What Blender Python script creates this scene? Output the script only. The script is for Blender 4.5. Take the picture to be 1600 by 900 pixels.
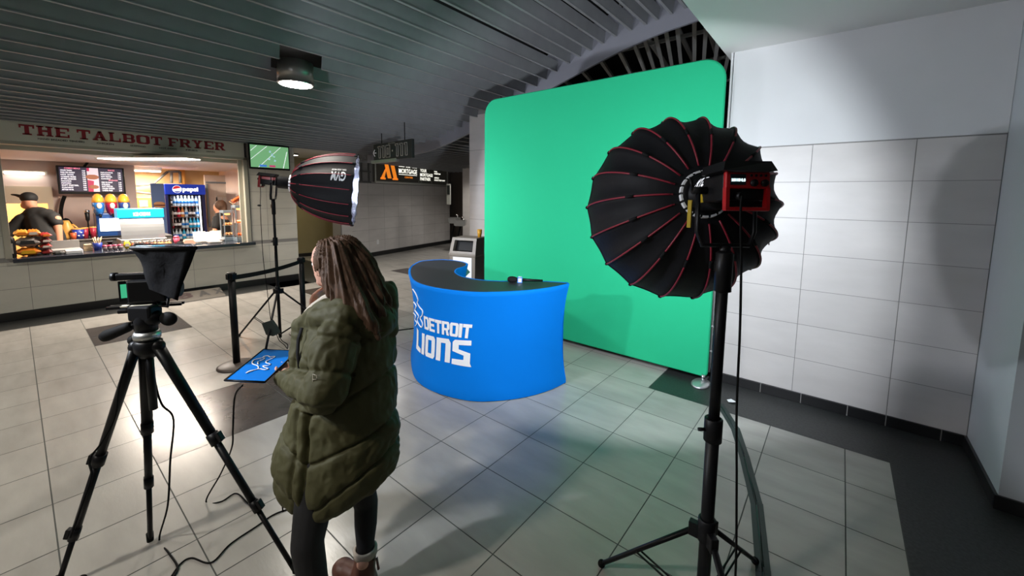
import bpy, bmesh, math, random
from mathutils import Vector, Matrix, noise
random.seed(7)
PI = math.pi
C = bpy.context.scene.collection
for o in list(bpy.data.objects): bpy.data.objects.remove(o)
# ------------------------------------------------------------------ camera
FPX, CX, CY = 628.61, 815.51, 372.92
PIT, ROL, YAW = 0.105281, 0.0122923, -0.669693
EYE = Vector((0, 0, 1.79))
FW = Vector((math.sin(YAW)*math.cos(PIT), math.cos(YAW)*math.cos(PIT), -math.sin(PIT)))
_r = Vector((math.cos(YAW), -math.sin(YAW), 0)); _u = _r.cross(FW)
RT = _r*math.cos(ROL) + _u*math.sin(ROL); UP = -_r*math.sin(ROL) + _u*math.cos(ROL)
cd = bpy.data.cameras.new('camera'); cam = bpy.data.objects.new('camera', cd); C.objects.link(cam)
cd.sensor_width = 36; cd.lens = FPX*36/1600
cd.shift_x = (800-CX)/1600; cd.shift_y = (CY-450)/1600
cd.clip_start = .05; cd.clip_end = 200
cam.matrix_world = Matrix(((RT.x, UP.x, -FW.x, EYE.x), (RT.y, UP.y, -FW.y, EYE.y), (RT.z, UP.z, -FW.z, EYE.z), (0, 0, 0, 1)))
bpy.context.scene.camera = cam
# ------------------------------------------------------------------ world, exposure
w = bpy.data.worlds.new('world'); bpy.context.scene.world = w; w.use_nodes = True
w.node_tree.nodes['Background'].inputs[0].default_value = (.80, .86, .90, 1)
w.node_tree.nodes['Background'].inputs[1].default_value = .085
vs = bpy.context.scene.view_settings
vs.view_transform = 'Standard'; vs.look = 'None'; vs.gamma = 1; vs.use_curve_mapping = False; vs.exposure = 0.0
# wattages of the lamps, seen and added
KEY_R, KEY_L, KEY_3, DOWN, STALL = 66, 52, 62, 42, 330
# measuring aids: where the sight line of a photo point meets a plane of the room
def ray(x, y): return FW + RT*((x-CX)/FPX) - UP*((y-CY)/FPX)
def gz(x, y, z=0): d = ray(x, y); return EYE + d*((z-EYE.z)/d.z)
def gx(x, y, X): d = ray(x, y); return EYE + d*(X/d.x)
def gy(x, y, Y): d = ray(x, y); return EYE + d*(Y/d.y)
def gd(x, y, t): return EYE + ray(x, y)*t
def lerp(a, b, t): return a + (b-a)*t
def interp(tab, x):
    for (x0, y0), (x1, y1) in zip(tab, tab[1:]):
        if x <= x1: return y0 + (y1-y0)*(x-x0)/(x1-x0) if x > x0 else y0
    return tab[-1][1]
# ------------------------------------------------------------------ materials
MATS = {}
def mat(name, col, rough=.6, metal=0, emit=None, estr=1, bump=0, bscale=40, var=0, vscale=3, spec=.5, coat=0, trans=0, alpha=1, stretch=(1,1,1), island=0):
    if name in MATS: return MATS[name]
    m = bpy.data.materials.new(name); m.use_nodes = True; nt = m.node_tree; b = nt.nodes['Principled BSDF']
    L = nt.links.new
    b.inputs['Base Color'].default_value = (*col, 1); b.inputs['Roughness'].default_value = rough
    b.inputs['Metallic'].default_value = metal; b.inputs['Specular IOR Level'].default_value = spec
    b.inputs['Coat Weight'].default_value = coat; b.inputs['Transmission Weight'].default_value = trans; b.inputs['Alpha'].default_value = alpha
    tc = nt.nodes.new('ShaderNodeTexCoord'); mp = nt.nodes.new('ShaderNodeMapping'); L(tc.outputs['Object'], mp.inputs[0]); mp.inputs['Scale'].default_value = stretch
    src = None
    if var:
        n = nt.nodes.new('ShaderNodeTexNoise'); n.inputs['Scale'].default_value = vscale; n.inputs['Detail'].default_value = 5; L(mp.outputs[0], n.inputs[0])
        r = nt.nodes.new('ShaderNodeValToRGB'); r.color_ramp.elements[0].position = .3; r.color_ramp.elements[1].position = .72
        r.color_ramp.elements[0].color = (*[c*(1-var) for c in col], 1); r.color_ramp.elements[1].color = (*[min(1, c*(1+var)) for c in col], 1)
        L(n.outputs[0], r.inputs[0]); src = r.outputs[0]
    if island:
        g = nt.nodes.new('ShaderNodeNewGeometry'); mr = nt.nodes.new('ShaderNodeMapRange'); mr.inputs[3].default_value = 1-island; mr.inputs[4].default_value = 1+island
        L(g.outputs['Random Per Island'], mr.inputs[0])
        mx = nt.nodes.new('ShaderNodeVectorMath'); mx.operation = 'SCALE'
        if src: L(src, mx.inputs[0])
        else: mx.inputs[0].default_value = col
        L(mr.outputs[0], mx.inputs['Scale']); src = mx.outputs[0]
    if src: L(src, b.inputs['Base Color'])
    if bump:
        n = nt.nodes.new('ShaderNodeTexNoise'); n.inputs['Scale'].default_value = bscale; n.inputs['Detail'].default_value = 4; L(mp.outputs[0], n.inputs[0])
        bp = nt.nodes.new('ShaderNodeBump'); bp.inputs['Strength'].default_value = bump; bp.inputs['Distance'].default_value = .01
        L(n.outputs[0], bp.inputs['Height']); L(bp.outputs[0], b.inputs['Normal'])
    if emit: b.inputs['Emission Color'].default_value = (*emit, 1); b.inputs['Emission Strength'].default_value = estr
    MATS[name] = m; return m
def srgb(r, g, b): return tuple((c/255/12.92 if c/255 <= .04045 else ((c/255+.055)/1.055)**2.4) for c in (r, g, b))
M = lambda n: MATS[n]
mat('floor_light', (.36, .345, .32), .24, var=.11, vscale=2.6, stretch=(.8, 2.6, 1), island=.06, bump=.03, bscale=30)
mat('floor_dark', (.055, .045, .045), .22, var=.3, vscale=5, island=.06)
mat('floor_stone', (.022, .024, .024), .42, var=.5, vscale=60)
mat('grout', (.07, .075, .07), .8)
mat('grout_light', (.25, .24, .23), .8)
mat('wall_tile', (.57, .54, .52), .45, var=.06, vscale=2, stretch=(1, 1, 3), island=.035)
mat('wall_tile_grey', (.55, .53, .47), .45, var=.06, vscale=2, stretch=(1, 1, 3), island=.035)
mat('wall_paint', (.62, .62, .62), .7, var=.02)
mat('paint_cool', (.50, .53, .55), .6, var=.02)
mat('soffit_paint', (.66, .66, .64), .75)
mat('base_black', (.012, .012, .013), .28)
mat('slat', (.29, .295, .305), .55, var=.06, vscale=6)
mat('fascia', (.24, .24, .275), .5)
mat('void', (.004, .004, .005), .9)
mat('strut', (.70, .70, .68), .6)
mat('black_metal', (.005, .005, .006), .42, spec=.2)
mat('black_plastic', (.005, .005, .006), .42, spec=.2)
mat('black_rubber', (.005, .005, .005), .7, spec=.12)
mat('black_fabric', (.008, .008, .009), .8, bump=.2, bscale=60, spec=.2)
mat('softbox_fabric', (.009, .009, .011), .62, bump=.16, bscale=18, spec=.16)
mat('red_piping', (.26, .010, .028), .5)
mat('silver_lining', (.42, .42, .48), .22, metal=1, bump=1.0, bscale=60, var=.75, vscale=45)
mat('chrome', (.7, .7, .7), .2, metal=1)
mat('steel', (.45, .45, .44), .35, metal=.9, var=.1)
mat('red_metal', (.45, .006, .010), .35)
mat('red_print', srgb(150, 36, 48), .6)
mat('white_print', (.85, .85, .87), .6)
mat('green_fabric', srgb(36, 174, 124), .85, bump=.05, bscale=200, spec=.2)
mat('blue_fabric', srgb(0, 116, 212), .8, spec=.1)
mat('counter_black', (.02, .022, .028), .5)
mat('olive', srgb(70, 68, 42), .7, spec=.3, var=.07, vscale=6, bump=.35, bscale=14)
mat('olive_dark', srgb(52, 54, 36), .7)
mat('legging', (.006, .006, .008), .75)
mat('skin', srgb(205, 155, 135), .5, var=.04)
mat('skin_tan', srgb(200, 140, 110), .55)
mat('hair', srgb(84, 62, 48), .62, var=.35, vscale=14, stretch=(5, 5, .6), bump=.35, bscale=30, spec=.22)
mat('boot_leather', srgb(92, 56, 44), .5, var=.15)
mat('cream', srgb(205, 198, 182), .8)
# ------------------------------------------------------------------ mesh kit
class MB:
    def __init__(s): s.bm = bmesh.new(); s.mi = 0
    def _f(s, vs, smooth=False):
        try: f = s.bm.faces.new(vs); f.material_index = s.mi; f.smooth = smooth; return f
        except ValueError: return None
    def quad(s, *p): s._f([s.bm.verts.new(Vector(q)) for q in p]); return s
    def box(s, a, b, mtx=None, bev=0):
        a, b = Vector(a), Vector(b)
        r = bmesh.ops.create_cube(s.bm, size=1)['verts']
        for v in r:
            v.co = Vector([lerp(a[i], b[i], v.co[i]+.5) for i in range(3)])
        fs = {f for v in r for f in v.link_faces}
        for f in fs: f.material_index = s.mi
        if bev:
            es = list({e for v in r for e in v.link_edges})
            rb = bmesh.ops.bevel(s.bm, geom=es, offset=bev, segments=2, affect='EDGES', profile=.5)
            r = list({v for f in rb['faces'] for v in f.verts} | {v for v in r if v.is_valid})
            for f in rb['faces']: f.material_index = s.mi
        if mtx is not None:
            for v in r: v.co = mtx @ v.co
        return s
    def rings(s, rings, cap=True, smooth=True, closed=True):
        R = [[s.bm.verts.new(Vector(p)) for p in r] for r in rings]
        n = len(R[0])
        for a, b in zip(R, R[1:]):
            for i in range(n if closed else n-1):
                j = (i+1) % n; s._f([a[i], a[j], b[j], b[i]], smooth)
        if cap and closed:
            s._f(list(reversed(R[0]))); s._f(R[-1])
        return s
    def tube(s, pts, r, n=10, cap=True, smooth=True, flat=1):
        pts = [Vector(p) for p in pts]
        if not hasattr(r, '__len__'): r = [r]*len(pts)
        rings = []; prev = None
        for i, p in enumerate(pts):
            d = (pts[min(i+1, len(pts)-1)] - pts[max(i-1, 0)]).normalized()
            if prev is None:
                up = Vector((0, 0, 1)) if abs(d.z) < .95 else Vector((1, 0, 0))
                u = d.cross(up).normalized()
            else:
                u = (prev - d*prev.dot(d)).normalized()
            prev = u; v = d.cross(u)
            rings.append([p + (u*math.cos(2*PI*k/n) + v*flat*math.sin(2*PI*k/n))*r[i] for k in range(n)])
        return s.rings(rings, cap, smooth)
    def cyl(s, a, b, r, r2=None, n=16): return s.tube([a, b], [r, r if r2 is None else r2], n)
    def lathe(s, prof, o=(0,0,0), ax=None, n=24, mtx=None):
        # prof: (radius, height) list ; mtx maps local z axis
        m = mtx or Matrix.Translation(Vector(o))
        prof = list(prof)
        closed = prof[0][0] > .004 and prof[-1][0] > .004
        if closed: prof = prof + [prof[0]]
        return s.rings([[m @ Vector((r*math.cos(2*PI*k/n), r*math.sin(2*PI*k/n), h)) for k in range(n)] for r, h in prof], cap=not closed)
    def prism(s, poly, d, mtx=None):
        # poly: list of 3-D points, extruded by vector d
        d = Vector(d); P = [Vector(p) for p in poly]
        if mtx is not None: P = [mtx @ p for p in P]; d = mtx.to_3x3() @ d
        a = [s.bm.verts.new(p) for p in P]; b = [s.bm.verts.new(p+d) for p in P]; n = len(P)
        s._f(list(reversed(a))); s._f(b)
        for i in range(n): s._f([a[i], a[(i+1) % n], b[(i+1) % n], b[i]])
        return s
    def ball(s, c, r, n=16, mtx=None):
        r = r if hasattr(r, '__len__') else (r, r, r); m = mtx or Matrix.Identity(4)
        c = Vector(c); rings = []
        for i in range(1, n//2+3):
            th = PI*i/(n//2+3); rings.append([c + m.to_3x3() @ Vector((r[0]*math.sin(th)*math.cos(2*PI*k/n), r[1]*math.sin(th)*math.sin(2*PI*k/n), r[2]*math.cos(th))) for k in range(n)])
        return s.rings(rings)
    def add(s, verts, faces, fn):
        V = [s.bm.verts.new(fn(v)) for v in verts]
        for f in faces: s._f([V[i] for i in f])
        return s
    def build(s, name, m, parent=None, rec=True, org=None):
        if rec: bmesh.ops.recalc_face_normals(s.bm, faces=s.bm.faces)
        me = bpy.data.meshes.new(name)
        if org is None and parent is None and len(s.bm.verts):
            xs = [v.co for v in s.bm.verts]; org = Vector(((min(p.x for p in xs)+max(p.x for p in xs))/2, (min(p.y for p in xs)+max(p.y for p in xs))/2, min(p.z for p in xs)))
        inv = wmat(parent).inverted() if parent is not None else Matrix.Translation(-org)
        s.bm.transform(inv); s.bm.to_mesh(me); s.bm.free()
        o = bpy.data.objects.new(name, me); C.objects.link(o)
        if parent is not None: o.parent = parent
        else: o.location = org
        for q in (m if isinstance(m, (list, tuple)) else [m]): me.materials.append(MATS[q] if isinstance(q, str) else q)
        return o
def wmat(o):
    m = o.matrix_basis.copy()
    while o.parent: o = o.parent; m = o.matrix_basis @ m
    return m
def tag(o, label=None, cat=None, group=None, kind=None):
    for k, v in (('label', label), ('category', cat), ('group', group), ('kind', kind)):
        if v: o[k] = v
    return o
def thing(name, label, cat, loc=(0,0,0), group=None):
    o = bpy.data.objects.new(name, None); C.objects.link(o); o.location = Vector(loc); o.empty_display_size = .1
    return tag(o, label, cat, group)
def struct(name, mb, m): return tag(mb.build(name, m), kind='structure')
def copy_tree(o, loc=None, parent=None):
    c = o.copy(); C.objects.link(c)
    if parent: c.parent = parent
    if loc is not None: c.location = Vector(loc)
    for ch in list(o.children): copy_tree(ch, None, c)
    return c
def frame(o, x, y=None, z=None):
    # matrix with columns from given axes
    x = Vector(x).normalized()
    if z is not None and y is None: z = Vector(z); y = z.cross(x).normalized(); z = x.cross(y)
    else: y = Vector(y); z = x.cross(y).normalized(); y = z.cross(x)
    o = Vector(o); return Matrix(((x.x, y.x, z.x, o.x), (x.y, y.y, z.y, o.y), (x.z, y.z, z.z, o.z), (0, 0, 0, 1)))
_TX = {}
def text_geo(txt, bold=0, sub=0):
    key = (txt, bold, sub)
    if key in _TX: return _TX[key]
    cu = bpy.data.curves.new('t', 'FONT'); cu.body = txt; cu.size = 1; cu.offset = bold; cu.resolution_u = 3
    ob = bpy.data.objects.new('t', cu); C.objects.link(ob)
    dg = bpy.context.evaluated_depsgraph_get(); dg.update()
    me = bpy.data.meshes.new_from_object(ob.evaluated_get(dg))
    bm = bmesh.new(); bm.from_mesh(me)
    x0 = min(v.co.x for v in bm.verts); x1 = max(v.co.x for v in bm.verts); y0 = min(v.co.y for v in bm.verts); y1 = max(v.co.y for v in bm.verts)
    for v in bm.verts: v.co = Vector(((v.co.x-x0)/(x1-x0), (v.co.y-y0)/(y1-y0), 0))
    for k in range(1, sub):
        bmesh.ops.bisect_plane(bm, geom=bm.verts[:]+bm.edges[:]+bm.faces[:], plane_co=(k/sub, 0, 0), plane_no=(1, 0, 0))
    bm.verts.index_update()
    out = ([v.co.copy() for v in bm.verts], [[v.index for v in f.verts] for f in bm.faces])
    bm.free(); bpy.data.objects.remove(ob); bpy.data.curves.remove(cu); bpy.data.meshes.remove(me)
    _TX[key] = out; return out
def text_on(mb, txt, o, ux, vy, bold=0.0, lift=.003, slant=0):
    # o = lower left corner, ux/vy = full width and height vectors
    o, ux, vy = Vector(o), Vector(ux), Vector(vy); n = ux.cross(vy).normalized()*lift
    v, f = text_geo(txt, bold); mb.add(v, f, lambda p: o+n+ux*(p.x+slant*p.y)+vy*p.y); return mb
def poly_line(mb, pts, r, closed=False, n=6):
    if closed: pts = list(pts)+[pts[0], pts[1]]
    mb.tube(pts, r, n); return mb
def catmull(P, n=8, closed=False):
    P = [Vector(p) for p in P]; out = []
    m = len(P)
    for i in range(m if closed else m-1):
        p0 = P[(i-1) % m] if closed or i > 0 else P[0]; p1 = P[i]; p2 = P[(i+1) % m]; p3 = P[(i+2) % m] if closed or i+2 < m else P[-1]
        for k in range(n):
            t = k/n; out.append(.5*((2*p1)+(p2-p0)*t+(2*p0-5*p1+4*p2-p3)*t*t+(3*p1-p0-3*p2+p3)*t**3))
    if not closed: out.append(P[-1])
    return out
def blob(name, prims, voxel, m, parent, smooth=4, fn=None, dec=None):
    # one continuous surface grown around tapered limbs and ellipsoids
    mb = MB()
    for p in prims:
        if p[0] == 'c':      # chain of (point, radius)
            ch = p[1]
            for (a, ra), (b, rb) in zip(ch, ch[1:]):
                mb.tube([a, b], [ra, rb], 14); 
            for a, ra in ch: mb.ball(a, ra, 14)
        elif p[0] == 'l':    # closed loft: (centre, radius x, radius y, matrix)
            mb.rings([[c + m3 @ Vector((rx*math.cos(2*PI*k/32), ry*math.sin(2*PI*k/32), 0)) for k in range(32)] for c, rx, ry, m3 in p[1]])
        else: mb.ball(p[1], p[2], 20, p[3] if len(p) > 3 else None)
    bmesh.ops.recalc_face_normals(mb.bm, faces=mb.bm.faces)
    me = bpy.data.meshes.new(name); mb.bm.to_mesh(me); mb.bm.free()
    o = bpy.data.objects.new(name, me); C.objects.link(o)
    r = o.modifiers.new('r', 'REMESH'); r.mode = 'VOXEL'; r.voxel_size = voxel; r.use_smooth_shade = True
    if smooth: s = o.modifiers.new('s', 'SMOOTH'); s.factor = .5; s.iterations = smooth
    dg = bpy.context.evaluated_depsgraph_get(); dg.update()
    me2 = bpy.data.meshes.new_from_object(o.evaluated_get(dg)); bpy.data.objects.remove(o); bpy.data.meshes.remove(me)
    me2.name = name
    if fn:
        nn = [v.normal.copy() for v in me2.vertices]
        for v, q in zip(me2.vertices, nn): v.co = fn(v.co.copy(), q)
    me2.transform(wmat(parent).inverted())
    o = bpy.data.objects.new(name, me2); C.objects.link(o); o.parent = parent; me2.materials.clear(); me2.materials.append(MATS[m])
    for p in me2.polygons: p.use_smooth = True
    return o
def area_lamp(name, parent, mtx, size, power, col=(1,1,1), shape='DISK', spread=PI, size_y=None):
    l = bpy.data.lights.new(name, 'AREA'); l.shape = shape; l.size = size; l.energy = power; l.color = col; l.spread = spread
    if size_y: l.size_y = size_y
    o = bpy.data.objects.new(name, l); C.objects.link(o)
    o.parent = parent; o.matrix_local = wmat(parent).inverted() @ mtx if parent else mtx
    return o
def tiles(mb, o, ux, uy, us, vs, gap, mi=0, skip=None):
    # flat tiles between grid lines us x vs on the plane o + u*ux + v*uy
    o, ux, uy = Vector(o), Vector(ux), Vector(uy); mb.mi = mi; g = gap/2
    for u0, u1 in zip(us, us[1:]):
        for v0, v1 in zip(vs, vs[1:]):
            if skip and skip(u0, u1, v0, v1): continue
            mb.quad(o+ux*(u0+g)+uy*(v0+g), o+ux*(u1-g)+uy*(v0+g), o+ux*(u1-g)+uy*(v1-g), o+ux*(u0+g)+uy*(v1-g))
def frange(a, b, s):
    out = [a]
    while out[-1] + s < b - 1e-6: out.append(out[-1]+s)
    if b-out[-1] > 1e-6: out.append(b)
    return out
# ------------------------------------------------------------------ floor
B0 = -2.170; TB = .4634; A0 = 2.2684; TA = .4513
mb = MB(); mb.mi = 2
mb.quad((-17, -4, -.002), (5, -4, -.002), (5, 14, -.002), (-17, 14, -.002))
def dark_pad(x, y):
    return (-4.34 < x < -3.42 and .46 < y < 1.8) or (-7.56 < x < -6.49 and (.46 < y < 1.37 or 3.16 < y < 4.08)) or (-9.6 < x < -6.2 and 5.45 < y < 5.95)
gap = .006
ysR = [A0 - k*TA for k in range(-3, 15)]; ysR[0] = 3.61; ysR.sort()
xsR = [B0 + k*TB for k in range(0, 6)] + [.39]
tiles(mb, (0,0,0), (1,0,0), (0,1,0), xsR, ysR, gap, 0)
# behind the backdrop line the pale tiles run on at the left of the dark band
tiles(mb, (0,0,0), (1,0,0), (0,1,0), [B0, B0+TB, -1.31], [3.61, 4.07, 4.52, 4.97, 5.4], gap, 0)
# left field: long tiles with shifted joints, then square tiles
xl = [B0, B0-.32] + [B0-.32-TB*k for k in range(1, 13)]; xl = sorted(x for x in xl if x > -8.25) + []; xl = [-8.25] + xl
yl = [A0-2*TA, A0-4*TA, A0-4*TA-.4513, A0-4*TA-1.354, A0-4*TA-2.26, A0-4*TA-3.16]; yl.sort()
for k, (mi, want) in enumerate(((0, False), (1, True))):
    tiles(mb, (0,0,0), (1,0,0), (0,1,0), xl, yl, gap, mi, lambda u0, u1, v0, v1: dark_pad((u0+u1)/2, (v0+v1)/2) != want)
xq = sorted([B0-TB*k for k in range(0, 14) if B0-TB*k > -8.25]); xq = [-8.25]+xq
yq = [A0+TA*k for k in range(-2, 26)]
for mi, want in ((0, False), (1, True)):
    tiles(mb, (0,0,0), (1,0,0), (0,1,0), xq, yq, gap, mi, lambda u0, u1, v0, v1: dark_pad((u0+u1)/2, (v0+v1)/2) != want)
xf = frange(-16.9, -8.25, .9); yf = frange(4.8, 13.9, .9)
for mi, want in ((0, False), (1, True)):
    tiles(mb, (0,0,0), (1,0,0), (0,1,0), xf, yf, gap, mi, lambda u0, u1, v0, v1: dark_pad((u0+u1)/2, (v0+v1)/2) != want)
# dark stone margins
mb.mi = 3
for a in ((-1.307, 3.613, 4.21, 4.9), (.393, -4, 1.5, 3.61), (-8.86, -4, -8.253, 3.62), (-12, 3.0, -8.253, 4.79)):
    mb.quad((a[0], a[1], -.0005), (a[2], a[1], -.0005), (a[2], a[3], -.0005), (a[0], a[3], -.0005))
fl = struct('floor', mb, ['floor_light', 'floor_dark', 'grout', 'floor_stone'])
# ------------------------------------------------------------------ alcove on the right: tiled wall, side wall, soffit
WR = 4.21
mb = MB(); mb.mi = 1; mb.box((-.88, WR+.004, 0), (.84, WR+.2, 3.14))
us = [-.88, -.23, .40, .84]; zs = [.085+.309*k for k in range(8)]
tiles(mb, (0, WR, 0), (1,0,0), (0,0,1), us, zs, .004, 0)
struct('wall_right', mb, ['wall_tile', 'grout_light'])
mb = MB(); mb.box((-.882, WR-.006, 2.256), (.84, WR+.003, 3.13)); mb.box((-.90, WR-.006, .085), (-.876, WR+.2, 3.13))
struct('wall_right_upper', mb, 'wall_paint')
mb = MB(); mb.box((.842, 3.46, .085), (1.2, 4.3, 3.12)); struct('wall_side', mb, 'paint_cool')
mb = MB()
xs = [-.88, -.47, -.16, .16, .40, .71, .83]
for a, b in zip(xs, xs[1:]): mb.box((a+.003, WR-.014, .0), (b-.003, WR+.004, .085), bev=.002)
mb.box((.826, 3.45, 0), (.846, 4.197, .085)); mb.box((.826, 3.445, 0), (1.2, 3.462, .085))
struct('baseboard_right', mb, 'base_black')
mb = MB(); mb.box((-.88, WR-.011, 0), (.83, WR-.002, .083)); struct('trim_1', mb, 'grout_light')
mb = MB(); mb.box((-.93, -3.6, 3.12), (5.2, WR+.25, 3.20)); mb.box((-.95, -3.6, 3.12), (-.93, WR+.25, 4.4)); struct('ceiling_soffit', mb, 'soffit_paint')
mb = MB(); mb.box((1.2, 3.46, 0), (5.0, 3.60, 3.12)); struct('wall_alcove_return', mb, 'paint_cool')
mb = MB(); mb.box((1.2, 3.444, 0), (4.9, 3.459, .085)); struct('baseboard_alcove', mb, 'base_black')
mb = MB(); mb.box((4.9, -3.6, 0), (5.0, 3.46, 3.12)); struct('wall_alcove_end', mb, 'paint_cool')
mb = MB(); mb.box((.955, 3.36, 0), (1.10, 3.444, 1.15), bev=.008); mb.box((.945, 3.352, 0), (1.11, 3.45, .04), bev=.004)
tag(mb.build('door_post', 'steel'), 'stainless steel post at the foot of the white wall on the far right', 'post')
# ------------------------------------------------------------------ slatted vault over the concourse
ZS = [(-14, 2.62), (-8.7, 2.70), (-7.16, 2.80), (-6.5, 2.88), (-5.66, 3.05), (-5.2, 3.175), (-4.6, 3.36), (-3.94, 3.52), (-3.57, 3.68), (-3.16, 3.82), (-2.6, 3.975), (-2.16, 4.03), (-1.68, 4.10), (-.9, 4.15)]
SX = [-.98, -1.15, -1.32, -1.5, -1.68, -1.85, -2.03, -2.18, -2.38, -2.6, -2.79, -2.98, -3.16, -3.34, -3.57, -3.76, -3.94, -4.19, -4.44, -4.70, -4.95, -5.2, -5.42, -5.66]
while SX[-1] > -8.6: SX.append(SX[-1]-.217)
LAMPS = [(-5.11, 2.16)]
mb = MB()
for i, x in enumerate(SX):
    z = interp(ZS, x); cuts = [(-3.6, 5.3)]
    for lx, ly in LAMPS:
        if abs(x-lx) < .22: cuts = [(-3.6, ly-.23), (ly+.23, 5.3)]
    for a, b in cuts:
        mb.prism([(x-.009, a, z+.010), (x+.009, a, z+.010), (x+.034, a, z+.15), (x+.018, a, z+.15)], (0, b-a, 0)); mb.box((x-.018, a, z), (x+.018, b, z+.012))
struct('ceiling_slats', mb, 'slat')
mb = MB(); n = len(SX)-1
top = [(x, interp(ZS, x)+.42) for x in [-.9]+SX+[-8.9]]
R = [[(x, -3.6, z), (x, 5.3, z), (x, 5.3, z+.03), (x, -3.6, z+.03)] for x, z in top]
mb.rings(R, smooth=False); struct('ceiling_deck', mb, 'void')
# curved metal edge band closing the slats
FB = [(-8.9, 2.53), (-8, 2.57), (-7.3, 2.61), (-6.62, 2.67), (-6.04, 2.78), (-5.38, 2.95), (-5.0, 3.06), (-4.5, 3.20), (-4.0, 3.346), (-3.5, 3.497), (-3, 3.645), (-2.5, 3.78), (-2.0, 3.88), (-1.5, 3.93), (-.9, 3.94)]
mb = MB(); R = []
for k in range(41):
    x = -8.9+k*8.0/40; R.append([(x, 5.30, interp(FB, x)), (x, 5.34, interp(FB, x)), (x, 5.34, interp(ZS, x)+.35), (x, 5.30, interp(ZS, x)+.35)])
mb.rings(R, smooth=False); struct('trim_2', mb, 'fascia')
# second slat field beyond the band
mb = MB(); x = -5.2
while x > -14.2:
    z = interp(ZS, x)-.02; mb.box((x-.011, 5.5, z+.012), (x+.011, 13, z+.19)); mb.box((x-.02, 5.5, z), (x+.02, 13, z+.014)); x -= .217
struct('ceiling_slats_far', mb, 'slat')
mb = MB(); mb.box((-17, 5.36, 3.6), (-.9, 14, 3.62)) if 0 else mb.box((-17, 5.36, 3.42), (-5.4, 14, 3.44)); mb.box((-17, -4, 5.3), (5.2, 14, 5.4)); mb.box((-5.4, 5.36, 3.42), (-5.38, 14, 5.3))
struct('ceiling_void', mb, 'void')
# steel framing of the open ceiling beyond the band
mb = MB(); dv = Vector((math.sin(math.radians(-15.3)), math.cos(math.radians(-15.3)), 0))
for px, py in ((840, 135), (862, 128), (885, 130), (915, 118), (945, 105), (973, 92), (995, 80), (1013, 80), (1030, 80), (1046, 80), (1062, 80), (1085, 75), (1101, 75), (1120, 75), (1136, 95)):
    p = gz(px, py, 4.42); s = dv.cross(Vector((0,0,1)))
    k0 = (5.42-p.y)/dv.y; a = p+dv*k0; b = p+dv*((12.5-p.y)/dv.y)
    m = frame(a, dv, (0,0,1)); L = (b-a).length
    mb.box((0, 0, -.012), (L, .09, .012), m); mb.box((0, -.012, -.032), (L, .002, .032), m)
for y in (6.3, 7.6, 9.2, 11): mb.box((-6, y, 4.62), (-.9, y+.04, 4.68))
for x in (-1.3, -1.8, -2.3, -2.9): mb.cyl((x, 5.6, 4.9), (x-.9, 12, 4.9), .05, n=8)
struct('ceiling_framing', mb, 'strut')
mb = MB(); mb.box((-17, 13.2, 0), (5.2, 13.3, 5.4)); struct('wall_far', mb, 'void')
mb = MB(); mb.box((-.88, 4.42, 0), (-.80, 13.2, 5.3)); struct('wall_service', mb, 'void')
# ------------------------------------------------------------------ food stall front wall
WX = -8.8; OY0, OY1, OZ0, OZ1 = -.06, 2.72, .86, 2.40
mb = MB(); mb.mi = 1
mb.box((WX-.25, -3.6, 0), (WX-.004, 3.62, OZ0-.056)); mb.box((WX-.25, -3.6, OZ0-.05), (WX-.004, OY0, 2.75)); mb.box((WX-.25, OY1+.06, OZ0-.05), (WX-.004, 3.62, 2.75))
ys = [.065+.605*k for k in range(-6, 5)] + [3.08, 3.62]
tiles(mb, (WX, 0, 0), (0,1,0), (0,0,1), ys, [.12, .44, .76], .005, 0)
tiles(mb, (WX, 0, 0), (0,1,0), (0,0,1), ys[:6]+[OY0], [.76]+[.855+.32*k for k in range(0, 6)], .005, 0) if 0 else None
tiles(mb, (WX, 0, 0), (0,1,0), (0,0,1), ys, [.76, OZ0-.05], .004, 0)
tiles(mb, (WX, 0, 0), (0,1,0), (0,0,1), [2.80, 3.08, 3.62], [.87, 1.17, 1.49, 1.81, 2.13, 2.42, 2.72], .005, 0)
tiles(mb, (WX, 0, 0), (0,1,0), (0,0,1), [y for y in ys if y < -.1]+[OY0-.06], [.87, 1.17, 1.49, 1.81, 2.13, 2.42, 2.72], .005, 0)
struct('wall_left', mb, ['wall_tile_grey', 'grout_light'])
mb = MB(); mb.box((WX-.012, -3.6, 0), (WX+.012, 3.62, .12)); struct('baseboard_left', mb, 'base_black')
mat('jamb', srgb(176, 172, 158), .4, metal=.3)
mb = MB(); mb.box((WX-.25, OY0-.06, OZ0), (WX+.015, OY0, OZ1+.03)); mb.box((WX-.25, OY1, OZ0), (WX+.015, OY1+.06, OZ1+.03)); mb.box((WX-.12, OY1-.06, OZ0), (WX-.08, OY1, OZ1)); mb.box((WX-.25, OY0-.06, OZ1), (WX+.015, OY1+.06, OZ1+.045)); mb.box((WX-.30, OY0, OZ1-.06), (WX-.22, OY1, OZ1))
struct('window_frame', mb, 'jamb')
mat('sign_panel', srgb(205, 203, 190), .5)
sg = thing('shop_sign', 'pale fascia sign with red serif lettering above the food stall opening', 'sign', (WX, 1.35, OZ1+.05))
mb = MB(); mb.box((WX-.2, -.75, OZ1+.045), (WX+.02, OY1+.02, 2.76)); mb.build('sign_panel', 'sign_panel', sg)
p0, p1 = gx(30, 217, WX+.024), gx(352, 238, WX+.024)
GLO = [[(0,.14),(.28,.24),(.28,.76),(0,.86)], [(.72,.24),(1,.14),(1,.86),(.72,.76)], [(.16,0),(.84,0),(1,.14),(.72,.24),(.60,.15),(.40,.15),(.28,.24),(0,.14)], [(0,.86),(.28,.76),(.40,.85),(.60,.85),(.72,.76),(1,.86),(.84,1),(.16,1)]]
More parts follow.
